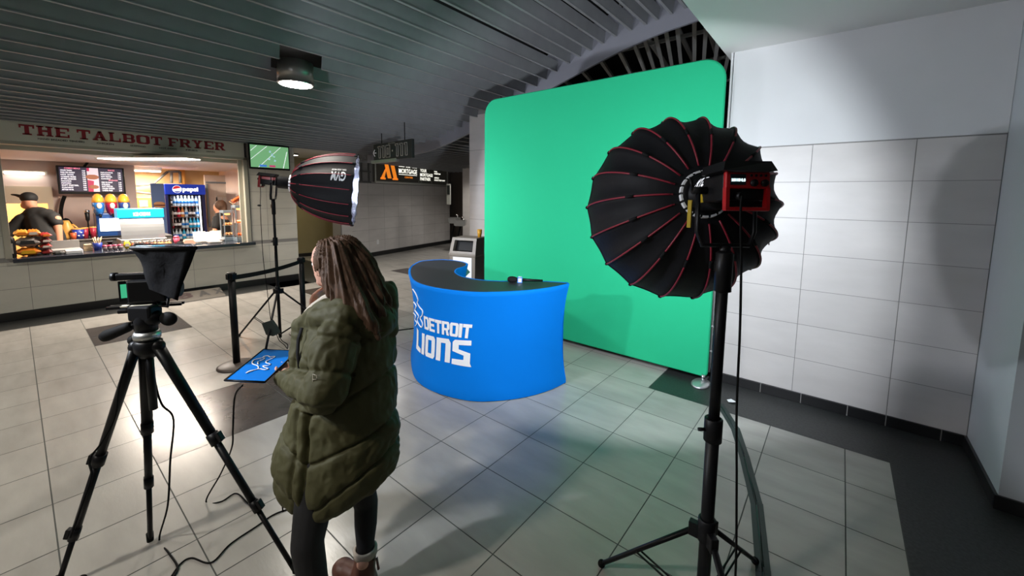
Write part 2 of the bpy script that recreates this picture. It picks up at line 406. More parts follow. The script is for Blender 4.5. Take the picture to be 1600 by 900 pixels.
SLAB = {
 'T': (1, [(0,.84,1,1), (0,.66,.13,.84), (.87,.66,1,.84), (.35,0,.65,.84), (.2,0,.8,.12)]),
 'H': (1.1, [(.1,0,.34,1), (.66,0,.9,1), (.34,.42,.66,.58), (0,0,.44,.12), (.56,0,1,.12), (0,.88,.44,1), (.56,.88,1,1)]),
 'E': (1, [(.08,0,.36,1), (0,0,1,.14), (0,.86,1,1), (.36,.43,.72,.57), (.87,.14,1,.32), (.87,.68,1,.86)]),
 'A': (1.15, [[(.08,0),(.28,0),(.60,1),(.40,1)], [(.62,0),(.92,0),(.62,1),(.40,1)], (.28,.25,.72,.40), (0,0,.38,.12), (.54,0,1,.12)]),
 'L': (.95, [(.08,0,.36,1), (0,0,1,.14), (.86,.14,1,.38), (0,.88,.48,1)]),
 'B': (1.05, [(.08,0,.36,1), (0,0,.82,.14), (0,.86,.80,1), (.36,.43,.82,.57), [(.70,.06),(.82,0),(1,.16),(1,.42),(.84,.54),(.70,.48)], [(.70,.54),(.84,.48),(.96,.6),(.96,.86),(.80,1),(.70,.94)]]),
 'O': (1.15, GLO),
 'F': (.95, [(.08,0,.36,1), (0,0,.5,.12), (0,.86,1,1), (.36,.43,.74,.57), (.87,.66,1,.86)]),
 'R': (1.1, [(.08,0,.34,1), (0,0,.46,.12), (0,.86,.74,1), (.34,.43,.74,.57), [(.64,.48),(.74,.43),(.92,.56),(.92,.86),(.74,1),(.64,.94)], [(.46,.45),(.72,.45),(.98,0),(.72,0)], (.68,0,1.02,.12)]),
 'Y': (1.1, [[(.10,1),(.36,1),(.60,.42),(.40,.42)], [(.66,1),(.88,1),(.60,.42),(.42,.42)], (.36,0,.64,.46), (.2,0,.8,.12), (0,.88,.44,1), (.56,.88,1,1)]),
}
def slab_text(txt, o, ux, vy, lift, parent, gap=.13, space=.42):
    mb = MB()
    o, ux, vy = Vector(o), Vector(ux), Vector(vy); n = ux.cross(vy).normalized()*lift
    tot = sum(space if c == ' ' else SLAB[c][0]+gap for c in txt)-gap; x = 0
    for c in txt:
        if c == ' ': x += space; mb.build('red_lettering', 'red_print', parent); mb = MB(); continue
        w_, gl = SLAB[c]
        for k, g_ in enumerate(gl):
            q = g_ if isinstance(g_, list) else [(g_[0], g_[1]), (g_[2], g_[1]), (g_[2], g_[3]), (g_[0], g_[3])]
            mb.prism([o+ux*((x+u*w_)/tot)+vy*v for u, v in q], n)
        x += w_+gap
    mb.build('red_lettering', 'red_print', parent)
slab_text('THE TALBOT FRYER', (WX+.021, gx(31, 216, WX).y, 2.54), (0, gx(351, 236, WX).y-gx(31, 216, WX).y, 0), (0, 0, .135), .004, sg)
mat('dark_print', (.03, .03, .03), .6)
y = gx(60, 226, WX).y; y2 = gx(335, 238, WX).y
for a, b, t in ((0, .22, 'HAND BREADED TENDERS'), (.28, .37, 'CHICKEN'), (.46, .55, 'SEAFOOD'), (.63, .74, 'HOT DOGS'), (.80, .88, 'FRIES'), (.94, 1, 'DRINKS')):
    mb = MB(); text_on(mb, t, (WX+.022, lerp(y, y2, a), 2.488), (0, (y2-y)*(b-a), 0), (0, 0, .024), bold=.02, lift=.002); mb.build('small_lettering', 'dark_print', sg)
# worktop of the serving window
mat('worktop', (.03, .033, .045), .18, spec=.6)
mb = MB(); mb.box((WX-.75, OY0, OZ0-.055), (WX+.10, OY1, OZ0-.0), bev=.006); mb.box((WX+.002, OY1-.01, OZ0-.055), (WX+.10, OY1+.10, OZ0), bev=.006)
tag(mb.build('serving_counter', 'worktop'), 'long dark polished serving counter in the food stall opening', 'counter')
# stall interior
mat('stall_wall', srgb(214, 196, 188), .7, var=.04); mat('stall_wall_yellow', srgb(205, 180, 130), .7)
mat('stall_ceiling', srgb(228, 212, 198), .7); mat('stall_floor', (.10, .07, .06), .4)
SW = -11.9
mb = MB(); mb.box((SW-.1, gx(84, 320, SW).y, 0), (SW, gx(213, 300, SW).y, 2.34)); mb.box((SW-.1, -2.2, gx(40, 291, SW).z), (SW, gx(84, 320, SW).y, 2.34)); struct('wall_stall_back', mb, 'stall_wall')
mb = MB(); mb.box((-13.3, 1.0, 0), (-13.2, 3.62, 2.34)); mb.box((-13.3, -2.3, 0), (-13.2, .3, 2.34)); mb.box((-13.3, .3, 0), (-13.2, 1, 2.34)); struct('wall_stall_store', mb, 'stall_wall_yellow')
mb = MB(); mb.box((-13.2, 3.5, 0), (WX-.25, 3.6, 2.34)); mb.box((-13.2, -2.3, 0), (WX-.25, -2.2, 2.34)); struct('wall_stall_side', mb, 'stall_wall')
mb = MB(); mb.box((-13.3, -2.3, 2.34), (WX-.25, 3.62, 2.42)); struct('ceiling_stall', mb, 'stall_ceiling')
mb = MB(); mb.box((-13.2, -2.2, .0), (WX-.25, 3.6, .004)); struct('floor_stall', mb, 'stall_floor')
mat('door_trim', srgb(214, 200, 176), .6)
ya, yb = gx(8, 320, SW+.05).y, gx(84, 320, SW+.05).y
mb = MB(); mb.box((SW-.1, yb-.07, 0), (SW+.029, yb, gx(40, 318, SW).z)); hz_ = gx(40, 318, SW).z; hz2 = gx(40, 291, SW).z; mb.box((SW-.1, -2.2, hz_), (SW+.03, yb, hz2)); struct('trim_3', mb, 'door_trim')
mat('lamp_glow', (1, 1, 1), .5, emit=(1, .93, .85), estr=9)
def tube_lamp(px0, px1, py, z, wd, lab):
    a, b = gz(px0, py, z), gz(px1, py, z); c = (a+b)/2; t = thing('ceiling_light', lab, 'light', (c.x, c.y, z))
    d = (b-a); d.z = 0; L = d.length; m = frame((a.x, a.y, z), d, z=(0, 0, 1))
    mb = MB(); mb.box((-.03, -wd/2-.02, -.004), (L+.03, wd/2+.02, .03), m); mb.build('housing', 'cream', t)
    mb = MB(); mb.box((0, -wd/2, -.02), (L, wd/2, -.005), m, bev=.006); mb.build('diffuser', 'lamp_glow', t)
    area_lamp('light_source', t, frame((c.x, c.y, z-.03), d, z=(0, 0, 1)), L, STALL*.5, (1, .86, .72), 'RECTANGLE', size_y=wd)
tube_lamp(168, 300, 247.5, 2.335, .30, 'long glowing ceiling light inside the food stall, nearest the opening')
t = thing('wall_light', 'glowing strip light above the doorway at the left end of the food stall', 'light', (SW+.05, -.1, 2.1))
mb = MB(); mb.box((SW+.03, gx(2, 284, SW).y, 2.085), (SW+.12, gx(76, 284, SW).y, 2.15), bev=.01); mb.build('housing', 'cream', t)
mb = MB(); mb.box((SW+.04, gx(8, 284, SW).y, 2.075), (SW+.14, gx(70, 284, SW).y, 2.12), bev=.01); mb.build('diffuser', 'lamp_glow', t)
t = thing('ceiling_light', 'short glowing ceiling light deeper in the food stall, beside the fridge', 'light', gx(227, 261, -12.4))
a, b = gx(206, 260, -12.4), gx(251, 261, -12.4); mb = MB(); mb.box((-12.5, a.y, 2.26), (-12.3, b.y, 2.34), bev=.01); mb.build('housing', 'cream', t)
mb = MB(); mb.box((-12.48, a.y+.02, 2.235), (-12.29, b.y-.02, 2.262), bev=.01); mb.build('diffuser', 'lamp_glow', t)
area_lamp('light_source', t, Matrix.Translation((-12.4, (a.y+b.y)/2, 2.22)), .5, STALL*.35, (1, .84, .68))
t = thing('ceiling_light', 'glowing ceiling light in the room behind the bending worker', 'light', (-12.6, -.5, 2.33))
mb = MB(); mb.box((-12.8, -.9, 2.30), (-12.4, -.1, 2.34)); mb.build('housing', 'cream', t)
mb = MB(); mb.box((-12.76, -.86, 2.285), (-12.44, -.14, 2.30)); mb.build('diffuser', 'lamp_glow', t)
area_lamp('light_source', t, Matrix.Translation((-12.6, -.5, 2.28)), .5, STALL*.5, (1, .50, .18))
# ------------------------------------------------------------------ recess and wall with the illuminated sign
mat('recess_wall', srgb(150, 138, 100), .7, var=.04)
mb = MB(); mb.box((-12.0, 3.62, 0), (-11.9, 6.4, 2.9)); struct('wall_recess', mb, 'recess_wall')
mb = MB(); mb.box((-11.9, 3.62, 0), (-11.88, 6.4, .1)); struct('baseboard_recess', mb, 'base_black')
mb = MB(); mb.box((-11.9, 3.62, 2.78), (-8.8, 5.25, 2.86)); struct('ceiling_recess', mb, 'soffit_paint')
W0 = Vector((-10.28, 5.31, 0)); W1 = Vector((-11.50, 10.15, 0)); WD = (W1-W0).normalized(); WN = WD.cross(Vector((0,0,1)))
if WN.x < 0: WN = -WN
WL = (W1-W0).length; m = frame(W0, WD, (0, 0, 1)) 
mb = MB(); mb.mi = 1
inv = -WN
def wl(u, z, n=0): return W0 + WD*u + Vector((0, 0, z)) + WN*n
mb.prism([wl(0, 0, -.004), wl(WL, 0, -.004), wl(WL, 0, -.3), wl(0, 0, -.3)], (0, 0, 2.9))
mb.mi = 0
for k in range(6):
    z0 = .12+.33*k; off = .0
    for u0, u1 in zip(frange(.35, WL, .62), frange(.35, WL, .62)[1:]): mb.quad(wl(u0+.003, z0+.003), wl(u1-.003, z0+.003), wl(u1-.003, z0+.327), wl(u0+.003, z0+.327))
mb.quad(wl(0, .12, .03), wl(.34, .12, .03), wl(.34, 2.9, .03), wl(0, 2.9, .03)); mb.quad(wl(.34, .12, .03), wl(.34, .12, 0), wl(.34, 2.9, 0), wl(.34, 2.9, .03))
struct('wall_concourse', mb, ['wall_tile', 'grout_light'])
mb = MB(); mb.prism([wl(0, 0, 0), wl(WL, 0, 0), wl(WL, 0, .035), wl(0, 0, .035)], (0, 0, .12)); struct('baseboard_concourse', mb, 'base_black')
mat('grille', (.10, .10, .095), .5)
mb = MB()
for u in (.45, .72, .99): mb.prism([wl(u, 2.13, 0), wl(u+.04, 2.13, 0), wl(u+.04, 2.13, .03), wl(u, 2.13, .03)], (0, 0, .7))
for z in (2.11, 2.4, 2.7): mb.prism([wl(.4, z, 0), wl(1.08, z, 0), wl(1.08, z, .03), wl(.4, z, .03)], (0, 0, .04))
struct('trim_4', mb, 'grille')
# far alcove walls
mat('alcove_brown', srgb(96, 86, 78), .7)
mb = MB(); q = gd(700, 350, 15.5); r = gd(727, 350, 15.0); mb.prism([(q.x, q.y, 0), (r.x, r.y, 0), (r.x-.2, r.y+.3, 0), (q.x-.2, q.y+.3, 0)], (0, 0, 3.2)); struct('wall_alcove_far', mb, 'alcove_brown')
mb = MB(); q = gd(723, 350, 13.4); mb.prism([(q.x, q.y, 0), (q.x+.75, q.y+.3, 0), (q.x+.6, q.y+.8, 0), (q.x, q.y+.5, 0)], (0, 0, 3.1)); struct('wall_column_far', mb, 'wall_tile')
mb = MB(); mb.mi = 1; mb.box((-5.39, 5.244, 0), (-4.66, 5.9, 3.6)); mb.mi = 0
tiles(mb, (0, 5.24, 0), (1,0,0), (0,0,1), [-5.395, -4.66], [.12+.62*k for k in range(6)], .006, 0)
struct('wall_pillar', mb, ['wall_tile', 'grout_light'])
mb = MB(); mb.box((-5.41, 5.225, 0), (-4.64, 5.243, .12)); struct('baseboard_pillar', mb, 'base_black')
# ------------------------------------------------------------------ downlights
mat('lamp_white', (1, 1, 1), .5, emit=(1, .98, .9), estr=14)
mat('lamp_shell', (.28, .27, .25), .3, metal=.6)
def downlight(x, y, z, lab, p=DOWN, col=(1, .93, .82), vis=True, r=.19):
    t = thing('downlight', lab, 'light', (x, y, z), 'round ceiling downlights')
    mb = MB(); mb.lathe([(r-.01, .012), (r, 0), (r, .24), (r-.008, .24), (r-.008, .02)], (x, y, z), n=32); mb.build('can', 'lamp_shell', t)
    mb = MB(); mb.lathe([(r-.012, 0), (r+.006, 0), (r+.006, .012), (r-.012, .012)], (x, y, z-.008), n=32); mb.build('rim', 'chrome', t)
    mb = MB(); mb.lathe([(.001, .0), (r-.02, .0), (r-.02, .02), (.001, .02)], (x, y, z+.02), n=32); mb.build('lens', 'lamp_white', t)
    area_lamp('light_source', t, Matrix.Translation((x, y, z+.012)), r*1.7, p, col, spread=2.5)
downlight(-5.11, 2.16, 3.06, 'round glowing downlight in the slatted ceiling over the stanchions')
# ------------------------------------------------------------------ green backdrop
GY = 4.075; gx0, gx1, gz0, gz1 = -3.905, -.905, .05, 3.07
t = thing('green_screen', 'large green fabric backdrop with rounded corners beside the white tiled wall', 'backdrop', ((gx0+gx1)/2, GY, 0))
def rrect(x0, x1, z0, z1, r, y, n=8):
    P = []
    for cx, cz, a0 in ((x1-r, z1-r, 0), (x0+r, z1-r, 90), (x0+r*.25, z0+r*.25, 180), (x1-r*.25, z0+r*.25, 270)):
        rr = r if a0 < 100 else r*.25
        for k in range(n+1): a = math.radians(a0+90*k/n); P.append(Vector((cx+rr*math.cos(a), y, cz+rr*math.sin(a))))
    return P
mb = MB(); o = rrect(gx0, gx1, gz0, gz1, .2, GY); mid = Vector(((gx0+gx1)/2, GY, 1.5))
def sh(P, k, y): return [Vector((p.x-k*(1 if p.x > mid.x else -1), y, p.z-k*(1 if p.z > mid.z else -1))) for p in P]
mb.rings([sh(o, .012, GY-.0), sh(o, .002, GY+.006), sh(o, 0, GY+.018), sh(o, .002, GY+.03), sh(o, .012, GY+.036)], smooth=True)
mb.build('fabric', 'green_fabric', t)
mat('alu', (.55, .56, .57), .35, metal=.8)
mb = MB(); q = sh(o, .05, GY+.062); mb.tube(q+[q[0], q[1]], .016, 8); mb.build('back_tube', 'alu', t)
mb = MB()
for z in (.55, .30): mb.cyl((gx1-.01, GY+.07, z), (gx1+.012, GY+.07, z), .012)
mb.cyl((gx1-.005, GY+.09, .08), (gx1-.005, GY+.09, 2.4), .012); mb.build('side_brace', 'alu', t)
for x in (gx0+.28, gx1-.04):
    mb = MB(); mb.lathe([(.001, 0), (.10, 0), (.105, .006), (.09, .018), (.03, .024), (.001, .024)], mtx=Matrix.Translation((x, GY-.06, 0)) @ Matrix.Diagonal((.8, 1.25, 1, 1)), n=28)
    mb.box((x-.025, GY-.06, .0), (x+.025, GY+.14, .016), bev=.004); f = mb.build('foot', 'alu', t)
    mb = MB(); mb.cyl((x+.01, GY-.03, .015), (x+.01, GY-.03, .09), .016); mb.build('post', 'chrome', f)
# ------------------------------------------------------------------ promotional counter
DH = .975
outer = [(-4.00, 3.22), (-4.02, 3.05), (-3.82, 2.78), (-3.55, 2.55), (-3.20, 2.33), (-2.93, 2.25), (-2.65, 2.265), (-2.38, 2.36), (-2.19, 2.54), (-2.06, 2.74), (-1.98, 2.97), (-1.95, 3.19)]
inner = [(-1.99, 3.235), (-2.25, 3.10), (-2.52, 2.86), (-2.72, 2.77), (-2.95, 2.775), (-3.16, 2.88), (-3.30, 3.04), (-3.36, 3.22), (-3.50, 3.36), (-3.72, 3.40), (-3.93, 3.34)]
OUT = catmull([(x, y, 0) for x, y in outer], 10); INN = catmull([(x, y, 0) for x, y in inner], 6)
loop = OUT + INN; nL = len(loop)
NRM = []
for i in range(nL):
    d = (loop[(i+1) % nL]-loop[i-1]).normalized(); NRM.append(Vector((d.y, -d.x, 0)))
def inset(z):
    f = abs(2*z/DH-1); return .050*(1-f**2.4) + (.010 if z < .01 else 0)
def desk_pt(i, z, lift=0):
    # i is a fractional index along the outer curve
    k = int(i); f = i-k; p = loop[k].lerp(loop[min(k+1, nL-1)], f); n = NRM[k].lerp(NRM[min(k+1, nL-1)], f).normalized()
    edge = min(1, min(i, len(OUT)-1-i)/6+.25) if i < len(OUT) else 1
    return Vector((p.x, p.y, z)) + n*(lift-inset(z))
t = thing('branded_counter', 'curved blue fabric promotional counter with a black top and white team lettering', 'counter', (-2.8, 2.8, 0))
mb = MB(); R = []
for k in range(25):
    z = .006+(DH-.006)*k/24; R.append([Vector((p.x, p.y, z))-n*inset(z) for p, n in zip(loop, NRM)])
R.append([Vector((p.x, p.y, DH+.006))-n*.012 for p, n in zip(loop, NRM)]); R.append([Vector((p.x, p.y, DH+.002))-n*.024 for p, n in zip(loop, NRM)])
mb.rings(R, cap=False); mb.build('fabric_cover', 'blue_fabric', t)
mb = MB(); P = [Vector((p.x, p.y, DH-.016))-n*.022 for p, n in zip(loop, NRM)]; mb.prism(P, (0, 0, .018)); mb.build('counter_top', 'counter_black', t)
mat('under', (.02, .02, .02), .8)
mb = MB(); P = [Vector((p.x, p.y, .004))-n*.05 for p, n in zip(loop, NRM)]; mb.prism(P, (0, 0, .02)); mb.build('base_board', 'under', t)
# which place on the cover a photo point falls on
def desk_hit(px, py):
    best = None
    def err(i, z):
        p = desk_pt(i, z); v = p-EYE; d = v.dot(FW); k = min(int(i), len(OUT)-2)
        if NRM[k].dot(v) > -.02: return 1e9
        return (CX+FPX*v.dot(RT)/d-px)**2+(CY-FPX*v.dot(UP)/d-py)**2
    for ii in range(0, (len(OUT)-1)*2):
        for k in range(2, 97, 2):
            e = err(ii/2, .01*k)
            if best is None or e < best[0]: best = (e, ii/2, .01*k)
    st = (.25, .01)
    for _ in range(9):
        e0, i0_, z0_ = best
        for di in (-1, 0, 1):
            for dz in (-1, 0, 1):
                i_, z_ = max(0, min(len(OUT)-1.01, i0_+di*st[0])), z0_+dz*st[1]; e = err(i_, z_)
                if e < best[0]: best = (e, i_, z_)
        st = (st[0]*.6, st[1]*.6)
    return best[1:]
# print areas on the cover: start and end along the curve, heights
def bil(q, u, v):
    (a, b, c, d) = q    # TL TR BL BR
    t_ = (lerp(a[0], b[0], u), lerp(a[1], b[1], u)); l_ = (lerp(c[0], d[0], u), lerp(c[1], d[1], u))
    return lerp(l_[0], t_[0], v), lerp(l_[1], t_[1], v)
GL = {  # block letters as strokes in a unit cell
 'D': [[(0,0),(.3,0),(.3,1),(0,1)], [(.3,0),(.85,0),(1,.2),(.3,.2)], [(.3,.8),(1,.8),(.85,1),(.3,1)], [(.68,.2),(1,.2),(1,.8),(.68,.8)]],
 'E': [[(0,0),(.34,0),(.34,1),(0,1)], [(.34,0),(1,0),(1,.2),(.34,.2)], [(.34,.4),(.9,.4),(.9,.6),(.34,.6)], [(.34,.8),(1,.8),(1,1),(.34,1)]],
 'T': [[(0,.76),(1,.76),(1,1),(0,1)], [(.33,0),(.67,0),(.67,.76),(.33,.76)]],
 'R': [[(0,0),(.32,0),(.32,1),(0,1)], [(.32,.8),(1,.8),(.88,1),(.32,1)], [(.66,.45),(1,.5),(1,.8),(.66,.8)], [(.32,.35),(.8,.35),(1,.5),(.32,.52)], [(.5,.36),(.8,.36),(1,0),(.66,0)]],
 'O': [[(0,.12),(.32,.2),(.32,.8),(0,.88)], [(.68,.2),(1,.12),(1,.88),(.68,.8)], [(.12,0),(.88,0),(1,.12),(.68,.2),(.32,.2),(0,.12)], [(0,.88),(.32,.8),(.68,.8),(1,.88),(.88,1),(.12,1)]],
 'I': [[(0,0),(1,0),(1,1),(0,1)]],
 'L': [[(0,0),(.42,.0),(.42,1),(0,1.08)], [(.42,0),(1,0),(1,.2),(.42,.26)]],
 'N': [[(0,0),(.34,0),(.34,1),(0,1)], [(.66,0),(1,0),(1,.84),(.66,.8)], [(.34,.8),(.66,.8),(1,.84),(.86,1),(.34,1)]],
 'S': [[(0,.52),(.34,.58),(.34,.8),(0,.9)], [(0,.9),(.34,.8),(1,.8),(1,1),(.12,1)], [(0,.52),(.62,.38),(.97,.34),(.97,.48),(.34,.62)], [(.62,.2),(.97,0),(.97,.36),(.62,.40)], [(0,-.02),(1.06,-.06),(.9,.2),(0,.2)]],
}
def write_block(mb, word, q, wts, gap=.05, lift=.004):
    tot = sum(wts)+gap*(len(wts)-1); x = 0
    for ch, wt in zip(word, wts):
        for poly in GL[ch]:
            # split wide strokes so that they follow the curve
            n = max(2, int(max(p[0] for p in poly)*wt*6)); bm2 = bmesh.new(); f = bm2.faces.new([bm2.verts.new((px, py, 0)) for px, py in poly])
            for axis in (0, 1):
                for k in range(1, 6):
                    co = [0, 0, 0]; co[axis] = k/6; no = [0, 0, 0]; no[axis] = 1
                    bmesh.ops.bisect_plane(bm2, geom=bm2.verts[:]+bm2.edges[:]+bm2.faces[:], plane_co=co, plane_no=no)
            bm2.verts.index_update()
            def fn(v, x=x, wt=wt):
                u = (x+v.x*wt)/tot; i, z = bil(q, u, v.y); return desk_pt(i, z, lift)
            mb.add([v.co for v in bm2.verts], [[v.index for v in f.verts] for f in bm2.faces], fn); bm2.free()
        x += wt+gap
dq = [desk_hit(*p) for p in ((662.5, 493), (738.5, 507), (664, 513.5), (735.5, 529))]
lq = [desk_hit(*p) for p in ((652, 514), (737, 532), (651, 544), (735, 571))]
mb = MB(); write_block(mb, 'DETROIT', dq, [1, .95, .95, 1, 1, .36, 1]); mb.build('small_word', 'white_print', t)
mb = MB(); write_block(mb, 'LIONS', lq, [.95, .40, 1.0, 1.1, 1.2], gap=.13); mb.build('large_word', 'white_print', t)
# leaping cat emblem, as an outline in a unit square (head at right)
CAT = [(0, 0), (.14, .13), (.39, .22), (.40, .40), (.24, .50), (.22, .62), (.28, .74), (.40, .81), (.55, .87), (.61, .96), (.72, 1.0), (.80, .93), (.98, .96), (.96, .88), (.74, .72), (.68, .62), (.72, .54), (.82, .50), (.84, .44), (.74, .38), (.60, .40), (.62, .30), (.75, .24), (.76, .17), (.60, .17), (.42, .22), (.16, .08)]
mb = MB()
EM = [(645.5, 452), (650, 458), (654, 468), (653, 473), (656.5, 480), (661, 486), (660, 493), (657.5, 497), (661, 505), (659.5, 511), (656, 508), (653, 500), (655, 494), (652, 489), (649, 484), (651, 478), (647.5, 472)]
mb.tube(catmull([desk_pt(*desk_hit(*e), .004) for e in EM], 4), .007, 5)
mb.tube(catmull([desk_pt(*desk_hit(*e), .004) for e in ((646, 489), (650.5, 493), (649.5, 500), (652.5, 505), (649.5, 509))], 4), .006, 5)
mb.build('cat_emblem', 'white_print', t)
# microphone lying on the counter
p = gz(800, 436.5, DH+.03); q = gz(848, 438.5, DH+.022); d = (q-p).normalized(); m = frame(p, (0, 0, 1), z=None, y=d) if 0 else Matrix.Translation(p) @ d.to_track_quat('Z', 'Y').to_matrix().to_4x4()
t = thing('microphone', 'black handheld microphone with a blue and white cube flag lying on the blue counter', 'microphone', (p.x, p.y, DH+.003))
L = (q-p).length
mb = MB(); mb.lathe([(.001, -.045), (.018, -.04), (.028, -.02), (.030, .005), (.026, .03), (.020, .045), (.001, .045)], mtx=m); mb.build('windscreen', 'black_fabric', t)
mb = MB(); mb.lathe([(.001, .04), (.018, .045), (.014, .12), (.010, L), (.001, L)], mtx=m, n=14); mb.build('handle', 'black_plastic', t)
mat('cube_blue', srgb(70, 130, 220), .4)
mb = MB(); mb.box((-.027, -.027, .052), (.027, .027, .098), m, bev=.003); f = mb.build('cube_flag', 'cube_blue', t)
mb = MB()
for s in (-1, 1):
    mb.box((s*.0275-.001, -.018, .060), (s*.0275+.001, .018, .090), m); mb.box((-.018, s*.0275-.001, .060), (.018, s*.0275+.001, .090), m)
mb.build('flag_print', 'white_print', f)
# gaffer tape run and scraps on the floor
mat('tape', (.014, .026, .024), .55)
mb = MB(); P = [(-.70, 3.70), (-.52, 3.37), (-.40, 3.03), (-.26, 2.58), (-.165, 2.11), (-.05, 1.4)]; wd = .033
for k, (a, b) in enumerate(zip(P, P[1:])):
    a, b = Vector((*a, 0)), Vector((*b, 0)); d = (b-a).normalized(); s = Vector((d.y, -d.x, 0)); a = a-d*.03; z = .0015+.0005*(k % 2)
    mb.prism([a-s*wd+Vector((0,0,z)), a+s*wd+Vector((0,0,z)), b+s*wd+Vector((0,0,z)), b-s*wd+Vector((0,0,z))], (0, 0, .001))
    mb.tube([a+Vector((0,0,.002)), b+Vector((0,0,.002))], .007, 8)
tag(mb.build('gaffer_tape', 'tape'), 'dark green tape strip running over the pale tiles from the backdrop foot towards the camera', 'tape')
mb = MB(); c = gz(1141, 627, .004)
mb.prism([c+Vector(v) for v in ((-.03, .01, 0), (0, .035, .006), (.05, .015, .002), (.03, -.02, .008), (-.01, -.025, .0))], (0, 0, .002))
tag(mb.build('paper_scrap', 'white_print'), 'small crumpled white paper scrap on the dark floor band', 'paper')
a, b = gz(560, 524.5, .004), gz(650, 512.5, .004)
mb = MB(); mb.tube([a, (a+b)/2, b], .007, 6); tag(mb.build('floor_cable', 'black_rubber'), 'thin black cable on the floor left of the blue counter', 'cable')
# ------------------------------------------------------------------ waste bin with a cup
mat('bin_plastic', srgb(132, 124, 114), .5); mat('bin_hole', (.02, .02, .02), .8); mat('recycle_green', srgb(30, 90, 75), .5)
c = gd(733, 400, 6.75); ax = (gd(750, 400, 6.75)-gd(716, 400, 6.9)); ax.z = 0; ax.normalize(); m = frame((c.x, c.y, 0), ax, (0, 0, 1))   # x right, y up, z to camera
t = thing('waste_bin', 'beige square waste bin with an open front hood and arrow sticker behind the blue counter', 'bin', (c.x, c.y, 0))
h = .235
mb = MB(); mb.rings([[m @ Vector((sx*k, y, sz*k)) for sx, sz in ((-1, -1), (1, -1), (1, 1), (-1, 1))] for y, k in ((0, h*.88), (.02, h*.9), (.80, h), (.82, h*1.04), (.85, h*1.04))], smooth=False); mb.build('body', 'bin_plastic', t)
mb = MB()
prof = [(.85, h, -h), (.85, h, h), (1.07, h*.72, h)]
q = h*1.02
def bp(x, y, z): return m @ Vector((x, y, z))
A = [bp(-q, .85, q), bp(q, .85, q), bp(q, .85, -q), bp(-q, .85, -q)]; B = [bp(-q*.93, 1.10, q*.66), bp(q*.93, 1.10, q*.66), bp(q*.93, 1.10, -q*.9), bp(-q*.93, 1.10, -q*.9)]
fr = lambda u, v: (A[0]*(1-u)+A[1]*u)*(1-v)+(B[0]*(1-u)+B[1]*u)*v
for u0, u1, v0, v1 in ((0, .12, 0, 1), (.88, 1, 0, 1), (.12, .88, 0, .14), (.12, .88, .84, 1)): mb.quad(fr(u0, v0), fr(u1, v0), fr(u1, v1), fr(u0, v1))
mb.quad(A[1], A[2], B[2], B[1]); mb.quad(A[2], A[3], B[3], B[2]); mb.quad(A[3], A[0], B[0], B[3]); mb.quad(*B)
hd = mb.build('hood', 'bin_plastic', t)
mb = MB(); bk = (A[2]+A[3]-A[0]-A[1])*.12
mb.quad(fr(.12, .14)+bk, fr(.88, .14)+bk, fr(.88, .84)+bk, fr(.12, .84)+bk); mb.build('opening', 'bin_hole', hd)
mb = MB(); k = h*1.012
mb.quad(bp(-k*.72, .30, k), bp(k*.72, .30, k), bp(k*.72, .79, k), bp(-k*.72, .79, k)); st = mb.build('sticker', 'white_print', t)
mb = MB(); mb.quad(bp(0, .42, k+.002), bp(k*.62, .56, k+.002), bp(0, .70, k+.002), bp(-k*.62, .56, k+.002)); st2 = mb.build('diamond', 'recycle_green', st)
mb = MB(); mb.tube([bp(-.04, .50, k+.003), bp(-.03, .60, k+.003), bp(0, .55, k+.003), bp(.03, .60, k+.003), bp(.035, .50, k+.003)], .012, 6, flat=.2); mb.build('arrow', 'white_print', st)
mat('cup_yellow', srgb(205, 150, 40), .5)
mb = MB(); mb.lathe([(.001, 0), (.030, 0), (.042, .13), (.038, .13), (.028, .008), (.001, .008)], o=m @ Vector((.17, 1.102, -.05)), n=18)
tag(mb.build('paper_cup', 'cup_yellow'), 'yellow paper cup standing on the waste bin beside the backdrop', 'cup')
